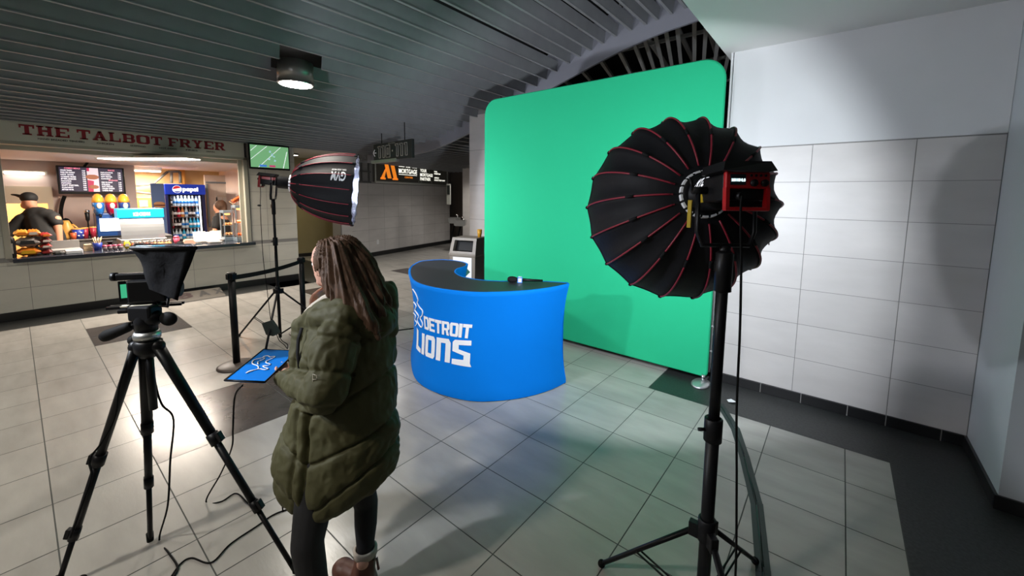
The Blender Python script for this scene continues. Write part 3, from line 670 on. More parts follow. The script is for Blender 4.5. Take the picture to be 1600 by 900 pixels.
# ------------------------------------------------------------------ studio stands, lamps and softboxes
def stand(loc, height, lab, legs, reach=.55, zc=.42, r0=.020, knob_dir=(-1, 0), z1=None):
    x, y = loc[0], loc[1]; t = thing('light_stand', lab, 'light stand', (x, y, 0))
    z1 = z1 or zc+.62; reach = reach if hasattr(reach, '__len__') else [reach]*len(legs)
    mb = MB(); mb.cyl((x, y, .05), (x, y, z1), r0, n=18); mb.cyl((x, y, z1-.1), (x, y, height), r0*.82, n=18); mb.build('pole', 'black_metal', t)
    kd = Vector((knob_dir[0], knob_dir[1], 0)).normalized()
    for z in (z1-.02, zc+.02):
        mb = MB(); mb.lathe([(r0+.001, -.05), (r0+.009, -.045), (r0+.009, .045), (r0+.001, .05)], (x, y, z), n=20); mb.box((-.012, -.05, -.0), (.012, .05, .016), frame((x, y, z)+0*kd if 0 else Vector((x, y, z))+kd*(r0), kd.cross(Vector((0,0,1))), (0, 0, 1)))
        c = mb.build('collar', 'black_plastic', t)
        if z > zc+.1:
            mb = MB(); q = Vector((x, y, z))+kd*(r0+.004); mb.cyl(q, q+kd*.03, .007); mb.box((-.008, -.028, .03), (.008, .028, .045), frame(q, kd.cross(Vector((0,0,1))), (0, 0, 1)), bev=.003); mb.build('knob', 'black_plastic', c)
    if height > 1.55:
        mb = MB(); mb.lathe([(r0*.8, height-.16), (r0*1.25, height-.155), (r0*1.25, height-.01), (r0*.8, height)], (x, y, 0), n=20); mb.build('top_collar', 'black_plastic', t)
    for a, rc in zip(legs, reach):
        d = Vector((math.cos(math.radians(a)), math.sin(math.radians(a)), 0)); s = d.cross(Vector((0,0,1)))
        p = Vector((x, y, zc))+d*(r0+.022); q = Vector((x, y, .018))+d*rc
        mb = MB(); mb.tube([p, q], [.0135, .0125], 12, flat=.8); mb.box((-.016, -.03, -.02), (.016, .03, .02), frame(p, s, (0, 0, 1)), bev=.004); lg = mb.build('leg', 'black_metal', t)
        mb = MB(); mb.ball(q, (.018, .018, .018)); mb.build('rubber_foot', 'black_rubber', lg)
        m_ = p.lerp(q, .58); b0 = Vector((x, y, .09))
        mb = MB()
        for k in (-1, 1): mb.tube([m_+s*k*.011, b0+s*k*.011], .0045, 6)
        mb.build('brace', 'black_metal', t)
    return t
def dish(hub, axis, up, R, D, nrib, lab, sag_=.045):
    # parabolic softbox: hub centre, axis pointing to the open side
    ax = Vector(axis).normalized(); x = Vector(up).cross(ax).normalized(); m = frame(hub, x, ax.cross(x))   # local z = axis
    t = thing('softbox', lab, 'softbox', hub); N = nrib*6; T = 18; r0 = .088
    def prof(u):  # u 0..1 from hub to rim
        a = u*1.02; return r0+(R-r0)*(math.sin(min(1, a)*PI/2)**.92)*(1-.0*u), D*(1-math.cos(min(1, u)*PI/2))**.90*1.0
    def pt(u, ph, off=0, sag=sag_):
        r, z = prof(u); f = (ph*nrib/(2*PI)) % 1; f = math.sin(PI*f); amt = sag*math.sin(PI*min(1, u*.93))**.8
        r2 = (r+off)*(1-amt*f); z2 = z - .018*D*f*(u**6)
        return m @ Vector((r2*math.cos(ph), r2*math.sin(ph), z2-off*.3))
    phs = [2*PI*k/N for k in range(N)]
    mb = MB(); mb.rings([[pt(i/T, p, .004) for p in phs] for i in range(T+1)], cap=False); sh_ = mb.build('outer_shell', 'softbox_fabric', t, rec=False)
    mb = MB(); mb.rings([[pt(i/T, p, -.002) for p in phs] for i in range(T+1)], cap=False); mb.build('silver_lining', 'silver_lining', t, rec=False)
    for k in range(nrib):
        ph = 2*PI*k/nrib
        mb = MB(); mb.tube([pt(i/24, ph, .0065) for i in range(1, 25)], .0045, 6); rb = mb.build('rib', 'red_piping', t)
        mb = MB(); mb.tube([pt(.30, ph, .008), pt(.36, ph, .009)], .0075, 6); mb.build('sleeve', 'black_fabric', rb)
        mb = MB(); mb.tube([pt(.965, ph, .008), pt(1, ph, .008)], .009, 6); mb.build('end_cap', 'black_fabric', rb)
    mb = MB(); q = [pt(1, p, .002) for p in phs]; mb.tube(q+[q[0], q[1]], .006, 6); mb.build('rim', 'black_fabric', t)
    mb = MB(); mb.lathe([(.070, -.022), (.096, -.022), (.100, -.004), (.100, .012), (.070, .012)], mtx=m, n=48); rg = mb.build('speed_ring', 'black_metal', t)
    for k in range(nrib):
        a = 2*PI*(k+.5)/nrib; mb = MB(); da = PI/nrib*.72
        mb.rings([[m @ Vector((r*math.cos(b), r*math.sin(b), z)) for r, z in ((.092, -.0235), (.1005, -.0235), (.1025, -.002), (.094, -.002))] for b in [a-da+2*da*j/5 for j in range(6)]], smooth=False); mb.build('ring_clip', 'white_print', rg)  # white colour stands in for lamp light leaking at the ring
    return t, m, pt
def lamp_head(c, axis, up, lab, glow, spin=0):
    # c = mount centre (at speed ring), body extends backwards
    ax = Vector(axis).normalized(); x = Vector(up).cross(ax).normalized(); y = ax.cross(x); m = frame(c, x, y)
    t = thing('studio_light', lab, 'studio light', c)
    mb = MB(); mb.lathe([(.001, -.155), (.066, -.155), (.070, -.14), (.070, -.035), (.078, -.03), (.078, -.022), (.001, -.022)], mtx=m, n=36); bar = mb.build('barrel', 'black_plastic', t)
    # rear housing
    W, H = .075, .080
    mb = MB(); mb.box((-W, -H*.55, -.315), (W, H*.62, -.15), m, bev=.008); hs = mb.build('housing', 'black_plastic', t)
    mb = MB(); mb.prism([(-W*.78, H*.62, -.36), (W*.78, H*.62, -.36), (W*1.22, H*.70, -.345), (W*1.05, H*1.12, -.33), (-W*1.05, H*1.12, -.33), (-W*1.22, H*.70, -.345)], (0, 0, .17), m); mb.build('top_hood', 'black_plastic', t)
    mb = MB(); mb.box((-W, -.004, -.332), (W, H*.66, -.31), m, bev=.004); mb.box((-W, -H*.95, -.334), (-W+.012, 0, -.31), m); mb.box((W-.012, -H*.95, -.334), (W, 0, -.31), m); mb.box((-W, -H*1.0, -.334), (W, -H*.84, -.31), m, bev=.003)
    rp = mb.build('red_panel', 'red_metal', t)
    mat('screen_dark', (.01, .02, .03), .2); mat('screen_text', (1, 1, 1), .5, emit=(.7, .95, 1), estr=2.5)
    # seen from behind, x runs to the left, so mirror
    mb = MB(); mb.box((W*.12, H*.10, -.334), (W*.82, H*.55, -.331), m); dsp = mb.build('display', 'screen_dark', t)
    mb = MB(); 
    for k, tx in enumerate(('5600', '100', '0.0')):
        text_on(mb, tx, m @ Vector((W*(.78-.22*k), H*.24, -.3345)), (m.to_3x3() @ Vector((-W*.19, 0, 0))), (m.to_3x3() @ Vector((0, H*.13, 0))), bold=.02, lift=.0005)
    mb.build('digits', 'screen_text', dsp)
    for k in range(2):
        mb = MB(); mb.lathe([(.001, 0), (.011, 0), (.012, -.012), (.001, -.014)], mtx=m @ Matrix.Translation((-W*(.22+.48*k), H*.18, -.331)), n=18); mb.build('dial', 'black_plastic', t)
    for k in range(4):
        mb = MB(); mb.lathe([(.001, 0), (.0045, 0), (.0045, -.004), (.001, -.004)], mtx=m @ Matrix.Translation((-W*(.12+.22*k), H*.50, -.331)), n=10); mb.build('button', 'black_plastic', t)
    mb = MB(); mb.cyl(m @ Vector((W*.35, -.03, -.30)), m @ Vector((W*.35, -.03, -.35)), .014); mb.box((-W*.8, -H*.8, -.30), (W*.8, -.006, -.295), m); mb.build('socket', 'black_plastic', t)
    # yoke
    mb = MB(); w_ = .108; YZ = -.19; YB = -.205
    mb.tube([m @ Vector(v) for v in ((-w_, 0, YZ), (-w_, YB+.05, YZ), (-w_*.82, YB, YZ), (w_*.82, YB, YZ), (w_, YB+.05, YZ), (w_, 0, YZ))], .013, 8, flat=.6)
    for s in (-1, 1): mb.cyl(m @ Vector((s*w_*.72, 0, YZ)), m @ Vector((s*(w_+.022), 0, YZ)), .014); mb.tube([m @ Vector((s*(w_+.02), 0, YZ)), m @ Vector((s*(w_+.03), .05, YZ))], .006, 8)
    yk = mb.build('yoke', 'black_metal', t)
    mb = MB(); p = m @ Vector((0, YB, YZ)); mb.cyl(p, p-Vector((0, 0, .035)), .020); mb.cyl(p-Vector((0, 0, .02)), p-Vector((0, 0, .13)), .016); mb.box((-.03, -.02, -.10), (.0, .02, -.06), Matrix.Translation(p)); mb.build('spigot_clamp', 'black_metal', t)
    return t, m, p
mat('lamp_cob', (1, 1, 1), .5, emit=(.85, .92, 1), estr=30)
# --- right set, seen from behind
FH = Vector((-.621, .784, 0)); RH = Vector((.784, .621, 0))
axR = FH+RH*.13+Vector((0, 0, -.17))
hubR = gd(1100, 304, 1.70)
tR, mR, ptR = dish(hubR, axR, (0, 0, 1), .465, .46, 18, 'round black softbox with red ribs seen from behind, on the right-hand stand', .075)
hR, mh, pR = lamp_head(hubR-axR.normalized()*.0, FH-RH*.0+Vector((0, 0, -.07)), (0, 0, 1), 'black and red studio lamp with a small display, mounted behind the round right-hand softbox', 1)
mb = MB(); mm = mh.to_3x3()
def barrel(mb, txt, a0, a1, z0, z1, r=.0705, slant=0, bold=.03):
    v, f = text_geo(txt, bold, 8); mb.add(v, f, lambda p: mh @ Vector((r*math.cos(lerp(a0, a1, p.x)), r*math.sin(lerp(a0, a1, p.x)), lerp(z0, z1, p.y))))
mat('logo_glow_white', (1, 1, 1), .5, emit=(.9, .9, 1), estr=.6); mat('label_yellow', srgb(190, 160, 30), .5)  # printed logo is given a slight glow of its own
v, f = text_geo('GVM', .03, 8); mb.add(v, f, lambda p: mh @ Vector((.0712*math.cos(lerp(1.0, .45, p.y)), .0712*math.sin(lerp(1.0, .45, p.y)), lerp(-.052, -.125, p.x)))) if 0 else mb.add(v, f, lambda p: mh @ Vector((.0712*math.cos(lerp(.30, 1.0, p.y)), .0712*math.sin(lerp(.30, 1.0, p.y)), lerp(-.145, -.055, p.x))))
mb.build('logo', 'logo_glow_white', hR)
mb = MB(); mb.rings([[mh @ Vector((.0712*math.cos(a), .0712*math.sin(a), z)) for z in (-.14, -.105)] for a in (-.05, -.2, -.35, -.5, -.6)], cap=False, closed=False); mb.build('warning_label', 'label_yellow', hR)
mb = MB(); q = mh @ Vector((.094, -.02, -.09)); mb.box((-.007, -.007, -.12), (.007, .007, -.01), Matrix.Translation(q)); mb.build('yellow_tab', 'label_yellow', hR)
area_lamp('light_source', hR, mR @ Matrix.Translation((0, 0, .10)) @ Matrix.Rotation(PI, 4, 'X'), .18, KEY_R, (.86, .93, 1.0), spread=PI)
mb = MB(); mb.ball(mR @ Vector((0, 0, .03)), .045); mb.build('bulb', 'lamp_cob', hR)
fR = gz(940, 880, .02)
stand((pR.x, pR.y), pR.z-.02, 'tall black light stand carrying the round softbox on the right', [math.degrees(math.atan2(fR.y-pR.y, fR.x-pR.x)), -48, 75], reach=[(fR-Vector((pR.x, pR.y, fR.z))).length, .5, .5], zc=.43, r0=.025, knob_dir=(-.78, -.62), z1=.90)
# drop cable of the right lamp
c0 = mh @ Vector((.03, -.03, -.35))
mb = MB(); P = catmull([c0, c0+Vector((0, 0, -.06)), gd(1158, 420, 1.40), gd(1156, 520, 1.42), gd(1151, 640, 1.46), gd(1151, 760, 1.5), gd(1149, 900, 1.52), gd(1140, 960, 1.7)], 10); mb.tube(P, .0042, 8)
tag(mb.build('power_cable', 'black_rubber'), 'black power cable hanging from the right-hand studio lamp to the floor', 'cable')
mb = MB(); q = ptR(1, math.pi*1.02, .01); mb.tube([q, q+Vector((0, 0, -.09)), q+Vector((.002, 0, -.15))], .006, 6, flat=.4); mb.build('hanging_strap', 'black_fabric', tR)
# --- left set, seen from the side
axL = Vector((math.sin(math.radians(34)), math.cos(math.radians(34)), -.10)).normalized()
hubL = gd(457, 287, 4.75)
tL, mL, ptL = dish(hubL, axL, (0, 0, 1), .43, .70, 16, 'deep black softbox with red ribs seen from the side, on the left stand')
hL, ml, pL = lamp_head(hubL, axL, (0, 0, 1), 'black and red studio lamp behind the deep softbox on the left', 1)
mat('lamp_glow_blue', (1, 1, 1), .5, emit=(.85, .88, 1), estr=5)
mb = MB(); mb.lathe([(.060, -.018), (.085, -.018), (.090, .0), (.090, .03), (.06, .03)], mtx=mL, n=32); mb.build('glow_ring', 'lamp_glow_blue', hL)
mb = MB(); mb.box((-.078, .015, -.30), (.078, .048, -.16), ml, bev=.004); mb.build('red_side_plate', 'red_metal', hL)
area_lamp('light_source', hL, mL @ Matrix.Translation((0, 0, .16)) @ Matrix.Rotation(PI, 4, 'X'), .10, KEY_L, (.84, .90, 1.0), spread=PI)
mb = MB(); mb.ball(mL @ Vector((0, 0, .03)), .045); mb.build('bulb', 'lamp_cob', hL)
stand((pL.x, pL.y), pL.z-.02, 'thin black light stand carrying the deep softbox between the belt posts', [205, 85, -35], reach=.62, zc=.62, r0=.017, knob_dir=(-.78, -.62))
# lettering on the side panel of the left softbox, upside down
v, f = text_geo('GVM', .03, 10); mb = MB(); n = 16
def panel_u(px, py):
    best = None
    for iu in range(40, 100, 2):
        for ip in range(0, 720, 3):
            p = ptL(iu/100, math.radians(ip/2), .01); w_ = p-EYE; d = w_.dot(FW); e = (CX+FPX*w_.dot(RT)/d-px)**2+(CY-FPX*w_.dot(UP)/d-py)**2
            if (best is None or e < best[0]) and (p-hubL).cross(axL).length > .05 and (p-EYE).length < 4.95+.1: best = (e, iu/100, math.radians(ip/2))
    return best[1], best[2]
u0, a0 = panel_u(541, 269); u1, a1 = panel_u(516, 281)
mb.add(v, f, lambda p: ptL(lerp(u0, u1, p.x), lerp(a0, a1, p.y), .011)); mb.build('logo', 'white_print', tL)
mb = MB(); v, f = text_geo('GREAT VIDEO MAKER', .01, 10); u2, a2 = panel_u(538, 262); u3, a3 = panel_u(519, 260.5)
mb.add(v, f, lambda p: ptL(lerp(u0, u1, p.x), a0-(a1-a0)*lerp(.32, .12, p.y) if 0 else lerp(a0-(a1-a0)*.15, a0-(a1-a0)*.35, p.y), .011)); mb.build('small_logo', 'white_print', tL)
# dangling cable with an inline switch
c0 = ml @ Vector((.03, -.04, -.34))
mb = MB(); P = catmull([c0, c0+Vector((0, 0, -.12)), gd(407, 330, 4.5), gd(411, 400, 4.5), gd(417, 450, 4.5), gd(423, 500, 4.55), gd(425, 508, 4.58)], 8); mb.tube(P, .0035, 6); cb = mb.build('power_cable', 'black_rubber'); tag(cb, 'thin dark cable hanging from the left studio lamp beside its stand', 'cable')
mb = MB(); q = gd(405, 321, 4.5); mb.ball(q, (.035, .018, .012)); mb.build('inline_switch', 'black_plastic', cb)
q = gd(427, 512, 4.55)
mb = MB(); m_ = frame(q, RT, UP); mb.prism([(-.10, .06, 0), (.0, .09, 0), (.045, .03, 0), (.085, -.05, 0), (.03, -.085, 0), (-.05, -.07, 0)], (0, 0, .05), m_)
pa = tag(mb.build('power_adapter', 'tape'), 'dark power adapter strapped to the leg of the left light stand', 'adapter')
for k in range(2):
    mb = MB(); mb.tube(catmull([m_ @ Vector((.05+.02*k, -.07, .02)), m_ @ Vector((.08+.03*k, -.14, .02)), m_ @ Vector((.12+.04*k, -.19, .0)), m_ @ Vector((.16, -.24, .0))], 6), .004, 6); mb.build('lead', 'black_rubber', pa)
# --- third set, left of the photographer; only one leg of its stand reaches the picture
hub3 = Vector((-2.95, -.65, 2.10)); ax3 = Vector((.12, 1, -.12))
t3_, m3_, _ = dish(hub3, ax3, (0, 0, 1), .42, .46, 12, 'round black softbox just outside the left edge of the picture')
h3, mh3, p3 = lamp_head(hub3, ax3, (0, 0, 1), 'studio lamp outside the left edge of the picture', 1)
area_lamp('light_source', h3, m3_ @ Matrix.Translation((0, 0, .10)) @ Matrix.Rotation(PI, 4, 'X'), .10, KEY_3, (.86, .92, 1.0), spread=PI)
f3 = gz(128, 905, .018)
stand((p3.x, p3.y), p3.z-.02, 'black light stand whose leg enters the picture at the lower left corner', [math.degrees(math.atan2(f3.y-p3.y, f3.x-p3.x)), 170, -60], reach=[math.hypot(f3.x-p3.x, f3.y-p3.y), .6, .6], zc=.34, r0=.022)
# ------------------------------------------------------------------ video camera on a tripod with prompter hood
ct = Vector((-2.40, .33, 1.10)); t = thing('tripod', 'black video tripod on the floor at the left, its legs spread behind the stand leg', 'tripod', (ct.x, ct.y, 0))
feet = [gz(235, 845, .012), gz(90, 916, .012), gz(462, 893, .012)]
mb = MB(); mb.lathe([(.001, -.05), (.03, -.05), (.050, -.02), (.052, .02), (.035, .035), (.001, .035)], ct, n=24); mb.cyl(ct-Vector((0, 0, .30)), ct, .016); mb.build('crown', 'black_plastic', t)
for k, f in enumerate(feet):
    d = Vector((f.x-ct.x, f.y-ct.y, 0)).normalized(); s = d.cross(Vector((0, 0, 1))); a = ct+d*.045+Vector((0, 0, -.0)); L = (f-a)
    j1, j2 = a+L*(.40, .47, .40)[k], a+L*(.68, .78, .70)[k]
    mb = MB(); mb.tube([a, a+L*.10, j1], [.026, .024, .021], 12, flat=.75); mb.ball(a, .028); mb.tube([j1, j2], .0155, 12); mb.tube([j2, f], .011, 12); lg = mb.build('leg', 'black_metal', t)
    for j, r in ((j1, .024), (j2, .019)):
        mb = MB(); u = L.normalized(); mb.tube([j-u*.03, j+u*.025], r, 14); mb.box((-.012, -.022, r*.8), (.012, .022, r+.014), frame(j, s, u), bev=.003); mb.build('leg_lock', 'black_plastic', lg)
    mb = MB(); mb.tube([f+Vector((0, 0, .045)), f], [.015, .014], 12); mb.build('rubber_foot', 'black_rubber', lg)
def hd_(px, py, d=1.81): return gd(px, py, d)
mb = MB(); p = hd_(228, 527); mb.lathe([(.001, 0), (.047, 0), (.050, .018), (.044, .034), (.001, .034)], Vector((ct.x, ct.y, ct.z+.035)), n=24); mb.build('levelling_bowl', 'steel', t)
top = Vector((ct.x, ct.y, ct.z+.07))
mb = MB(); mb.lathe([(.001, 0), (.040, 0), (.042, .05), (.034, .075), (.034, .10), (.001, .10)], top, n=20); mb.box((-.05, -.035, .05), (.05, .035, .12), frame(top, RH, z=(0, 0, 1)), bev=.01); mb.ball(top+Vector((0, 0, .06))+RH*.035, (.036, .036, .036)); mb.build('pan_head', 'black_plastic', t)
mb = MB(); mb.tube([hd_(222, 505), hd_(207, 508), hd_(203, 510)], .007, 8); mb.tube([hd_(206, 508), hd_(200, 511), hd_(168, 524), hd_(162, 527)], [.015, .022, .026, .022], 14); mb.build('pan_handle', 'black_rubber', t)
mb = MB(); mb.tube([hd_(228, 525), hd_(214, 530)], .013, 10); mb.tube([hd_(214, 530), hd_(206, 532)], [.021, .022], 12); mb.build('tilt_lock', 'black_rubber', t)
mb = MB(); mb.tube([hd_(238, 492), hd_(252, 495)], .008, 8); mb.ball(hd_(263, 498, 1.80), (.038, .020, .032), 16, frame((0, 0, 0), RH, z=(0, 0, 1))); mb.build('tilt_knob', 'black_rubber', t)
mb = MB(); mb.tube([hd_(217, 545), hd_(214, 522), hd_(206, 505), hd_(214, 490), hd_(219, 476)], .0045, 6); mb.tube([hd_(203, 545), hd_(204, 560), hd_(207, 535)], .0045, 6); mb.build('head_cable', 'black_rubber', t)
mr = frame(top, RH, z=(0, 0, 1))
# camera
t2 = thing('video_camera', 'small black video camera with a lit green side screen on the tripod', 'camera', hd_(225, 470))
zc_ = hd_(210, 470).z
def cpt(px, py, off=0): return hd_(px, py)+FH*off
mb = MB(); a = cpt(213, 470); m = frame(a, RH+FH*.35, z=(0, 0, 1))
mb.box((-.01, -.05, .0), (.13, .05, .10), m, bev=.008); mb.build('body', 'black_plastic', t2)
mb = MB(); mb.box((-.06, -.018, .098), (.09, .018, .128), m, bev=.006); mb.cyl(m @ Vector((-.06, 0, .113)), m @ Vector((-.078, 0, .113)), .019); mb.box((.05, -.012, .07), (.07, .012, .11), m); mb.build('top_handle', 'black_plastic', t2)
mb = MB(); mb.cyl(m @ Vector((.13, 0, .05)), m @ Vector((.165, 0, .05)), .040, n=24); mb.build('lens', 'black_plastic', t2)
mat('screen_green', (.02, .2, .12), .3, emit=srgb(70, 190, 140), estr=.8)
mb = MB(); ms = frame(cpt(197, 469, -.03), RH+FH*.9, z=(0, 0, 1)); mb.box((0, -.006, 0), (.058, .006, .092), ms, bev=.002); sc = mb.build('flip_screen', 'black_plastic', t2)
mb = MB(); mb.quad(ms @ Vector((.007, -.007, .016)), ms @ Vector((.046, -.007, .016)), ms @ Vector((.046, -.007, .078)), ms @ Vector((.007, -.007, .078))); mb.build('picture', 'screen_green', sc)
# prompter
t3 = thing('teleprompter', 'black fabric prompter hood in front of the video camera, wider at the top', 'teleprompter', hd_(245, 475))
mb = MB(); q = m; mb.box((-.10, -.018, -.030), (.17, -.008, -.018), q); mb.box((-.10, .008, -.030), (.17, .018, -.018), q); mb.box((-.05, -.045, -.045), (.06, .045, -.028), q, bev=.004)
mb.box((-.02, -.03, -.018), (.10, .03, -.001), q, bev=.002); mb.tube([hd_(192, 482), hd_(200, 480), hd_(232, 474)], .006, 6); mb.tube([hd_(246, 462), hd_(247, 478), hd_(262, 479), hd_(263, 466)], .006, 6)
mb.build('rail_base', 'black_metal', t3)
mb = MB(); mb.box((.0, -.056, -.016), (.075, -.040, -.010), q); mb.box((-.035, -.05, -.016), (-.01, -.03, -.010), q); mb.build('label_plate', 'cream', t3)
mat('hood_cloth', (.004, .004, .005), .8, bump=.6, bscale=16, spec=.08)
T = [hd_(205, 389, 1.72), hd_(307, 389, 1.72), hd_(300, 384, 1.98), hd_(212, 384, 1.98)]
Bq = [hd_(233, 452, 1.76), hd_(278, 470, 1.74), hd_(277, 460, 1.92), hd_(236, 446, 1.90)]
mb = MB(); R = []
def side(P, n=6):
    out = []
    for k in range(4):
        for j in range(n): out.append(P[k].lerp(P[(k+1) % 4], j/n))
    return out
for k in range(9):
    v = k/8; P = [T[i].lerp(Bq[i], v) for i in range(4)]; c = sum(P, Vector())/4
    R.append([p+(c-p).normalized()*(.010*math.sin(PI*v)*(1+math.sin(i*1.7+v*4))) for i, p in enumerate(side(P))])
mb.rings(R, cap=False, smooth=True); c = sum(Bq, Vector())/4; mb.quad(*Bq); mb.build('hood', 'hood_cloth', t3)
mb = MB(); q4 = [p+Vector((0, 0, .004)) for p in T]; mb.tube(q4+[q4[0], q4[1]], .008, 6); c = sum(T, Vector())/4; mb.build('hood_frame', 'black_metal', t3)
mat('prompter_glass', (.03, .03, .035), .08)
mb = MB(); q5 = [p.lerp(c, .04)+Vector((0, 0, .0)) for p in T]; mb.prism(q5, (0, 0, .006)); mb.build('display_panel', 'prompter_glass', t3)
# cables trailing over the floor
def fcable(pts, r, lab, mm='black_rubber', name='cable'):
    mb = MB(); mb.tube(catmull(pts, 8), r, 6); return tag(mb.build(name, mm), lab, 'cable')
g = lambda x, y: gz(x, y, .006)
fcable([hd_(238, 560, 1.84), gd(243, 600, 1.86), gd(253, 632, 1.88), gd(271, 655, 1.9), gd(266, 720, 1.92), gd(262, 790, 1.96), g(249, 842), g(262, 862), g(277, 885), g(272, 900), g(255, 925)], .0042, 'thin black cable hanging inside the tripod legs and curling on the floor')
fcable([g(268, 900), g(283, 880), g(300, 872), g(330, 879), g(360, 850), g(400, 823), g(430, 803), g(470, 790)], .0042, 'thin black cable on the floor between the tripod and the woman')
fcable([gz(379, 602, .90), gz(367, 620, .80), gz(364, 670, .62), gz(362, 700, .45), gz(345, 740, .18), g(322, 783), g(345, 784), g(368, 771), g(384, 783), g(400, 800)], .0042, 'black cable dropping from the blue board to the floor beside the tripod leg')
mb = MB(); P = [gd(200, 560, 1.78), gd(186, 605, 1.76), gd(180, 650, 1.74), gd(160, 690, 1.72), gd(140, 718, 1.70), gd(143, 745, 1.68), gd(128, 790, 1.66), gd(110, 840, 1.64)]
mb.tube(catmull(P, 6), .004, 6); tag(mb.build('cable', 'black_rubber'), 'thin black cable running down along the left tripod leg', 'cable')
# ------------------------------------------------------------------ belt posts
def belt_post(p, lab, base_r=.175, h=.985):
    t = thing('belt_post', lab, 'stanchion', (p.x, p.y, 0)); o = (p.x, p.y, 0)
    mat('post_base', srgb(64, 54, 50), .45)
    mb = MB(); mb.lathe([(.001, 0), (base_r, 0), (base_r, .010), (base_r*.9, .022), (.05, .040), (.001, .040)], o, n=40); mb.build('base', 'post_base', t)
    mb = MB(); mb.lathe([(.001, .03), (.032, .03), (.032, h-.06), (.001, h-.06)], o, n=24); mb.build('pole', 'black_metal', t)
    mb = MB(); mb.lathe([(.001, h-.075), (.036, h-.075), (.038, h-.01), (.034, h), (.001, h)], o, n=24)
    for a in range(4): mb.box((.03, -.018, h-.068), (.045, .018, h-.012), Matrix.Translation(o) @ Matrix.Rotation(PI/2*a+.3, 4, 'Z'), bev=.002)
    mb.build('head', 'black_plastic', t); return t
P1 = Vector((-4.80, 1.32, 0)); P2 = gd(472, 440, 5.15); P2.z = 0
b1 = belt_post(P1, 'black belt post standing left of the light stand, its round base in full view')
b2 = belt_post(P2, 'black belt post half hidden behind the woman in the green coat')
d = (P2-P1).normalized(); s = d.cross(Vector((0, 0, 1)))*.001; mb = MB(); a = P1+d*.045+Vector((0, 0, .925)); b = P2-d*.045+Vector((0, 0, .925))
n = 10; R = []
for k in range(n+1):
    c = a.lerp(b, k/n)-Vector((0, 0, .02*math.sin(PI*k/n))); R.append([c-s-Vector((0, 0, .024)), c+s-Vector((0, 0, .024)), c+s+Vector((0, 0, .024)), c-s+Vector((0, 0, .024))])
mb.rings(R, smooth=False); mb.build('belt', 'black_fabric', b1)
# ------------------------------------------------------------------ hanging section sign, wall screen and lightbox
mat('sign_dark', srgb(34, 40, 38), .5); mat('sign_outline', srgb(165, 162, 150), .5)
a, b = gd(586, 240, 7.6), gd(646, 231, 6.7); a.z = b.z = (a.z+b.z)/2-.155; ux = (b-a); L = ux.length; m = frame(a, ux, (0, 0, 1))
t = thing('section_sign', 'dark hanging sign reading 110 - 111 with an arrow, under the slatted ceiling', 'sign', a+ux/2)
mb = MB(); mb.box((0, 0, -.02), (L, .31, .03), m, bev=.004); pn = mb.build('panel', 'sign_dark', t)
mb = MB(); mb.box((-.10, -.035, -.03), (L*.62, .02, .035), m, bev=.003); mb.build('lower_bar', 'steel', t)
mb = MB()
def dig(x, w_, ch):
    for k, (dx) in enumerate((0,)):
        e = .012
        if ch == '1':
            pts = [(x, .235), (x, .26), (x+w_*.9, .26), (x+w_*.9, .05), (x+w_*.35, .05), (x+w_*.35, .235), (x, .235)]
        else: pts = [(x, .05), (x+w_, .05), (x+w_, .26), (x, .26), (x, .05)]
        for p, q in zip(pts, pts[1:]):
            p_, q_ = Vector((p[0]*L, p[1], .032)), Vector((q[0]*L, q[1], .032)); mb.tube([m @ p_, m @ q_], .006, 4)
        if ch == '0':
            pts = [(x+w_*.35, .10), (x+w_*.65, .10), (x+w_*.65, .21), (x+w_*.35, .21), (x+w_*.35, .10)]
            for p, q in zip(pts, pts[1:]): mb.tube([m @ Vector((p[0]*L, p[1], .032)), m @ Vector((q[0]*L, q[1], .032))], .005, 4)
for x, w_, ch in ((.13, .08, '1'), (.24, .08, '1'), (.35, .11, '0'), (.60, .08, '1'), (.71, .08, '1'), (.82, .08, '1')):
    mb = MB(); dig(x, w_, ch); mb.build('numeral', 'sign_outline', pn)
mb = MB()
mb.cyl(m @ Vector((.525*L, .155, .031)), m @ Vector((.525*L, .155, .034)), .016)
mb.build('dash', 'sign_outline', pn)
mb = MB(); text_on(mb, 'SECTION', m @ Vector((.42*L, .275, .031)), ux*.18, (0, 0, .022), .02); mb.build('heading', 'sign_outline', pn)
mb = MB(); e_ = m @ Vector((-.02, .15, .033))
for v in ((.06, .06), (.06, -.06), (.11, 0)): mb.tube([m @ Vector((.0, .15, .034)), m @ Vector((v[0], .15+v[1], .034))], .009, 5)
mb.build('arrow', 'white_print', pn)
mb = MB()
for u in (.2, .8): q = m @ Vector((u*L, .31, 0)); mb.cyl(q, q+Vector((0, 0, .35)), .008, n=8)
mb.build('hanger', 'black_metal', t)
# television
TX_ = WX+.19; ty0, ty1, tz0, tz1 = 2.76, 3.46, 2.235, 2.70
t = thing('wall_television', 'wall television showing a football game, right of the food stall opening', 'television', (TX_, 3.1, tz0))
mb = MB(); mb.box((TX_-.05, ty0, tz0), (TX_, ty1, tz1), bev=.006); mb.build('casing', 'black_plastic', t)
mb = MB(); mb.box((WX+.002, 3.0, 2.35), (TX_-.04, 3.2, 2.6)); mb.build('wall_bracket', 'black_metal', t)
mat('tv_grass', (.05, .2, .05), .4, emit=srgb(122, 178, 128), estr=.85); mat('tv_white', (.8, .8, .8), .4, emit=srgb(225, 240, 235), estr=.9); mat('tv_blue', (.1, .3, .7), .4, emit=srgb(60, 120, 215), estr=.8); mat('tv_red', (.7, .1, .2), .4, emit=srgb(190, 60, 110), estr=.8); mat('tv_pale', (.6, .8, .9), .4, emit=srgb(160, 205, 215), estr=.8)
y0, y1, z0, z1 = ty0+.022, ty1-.022, tz0+.035, tz1-.022
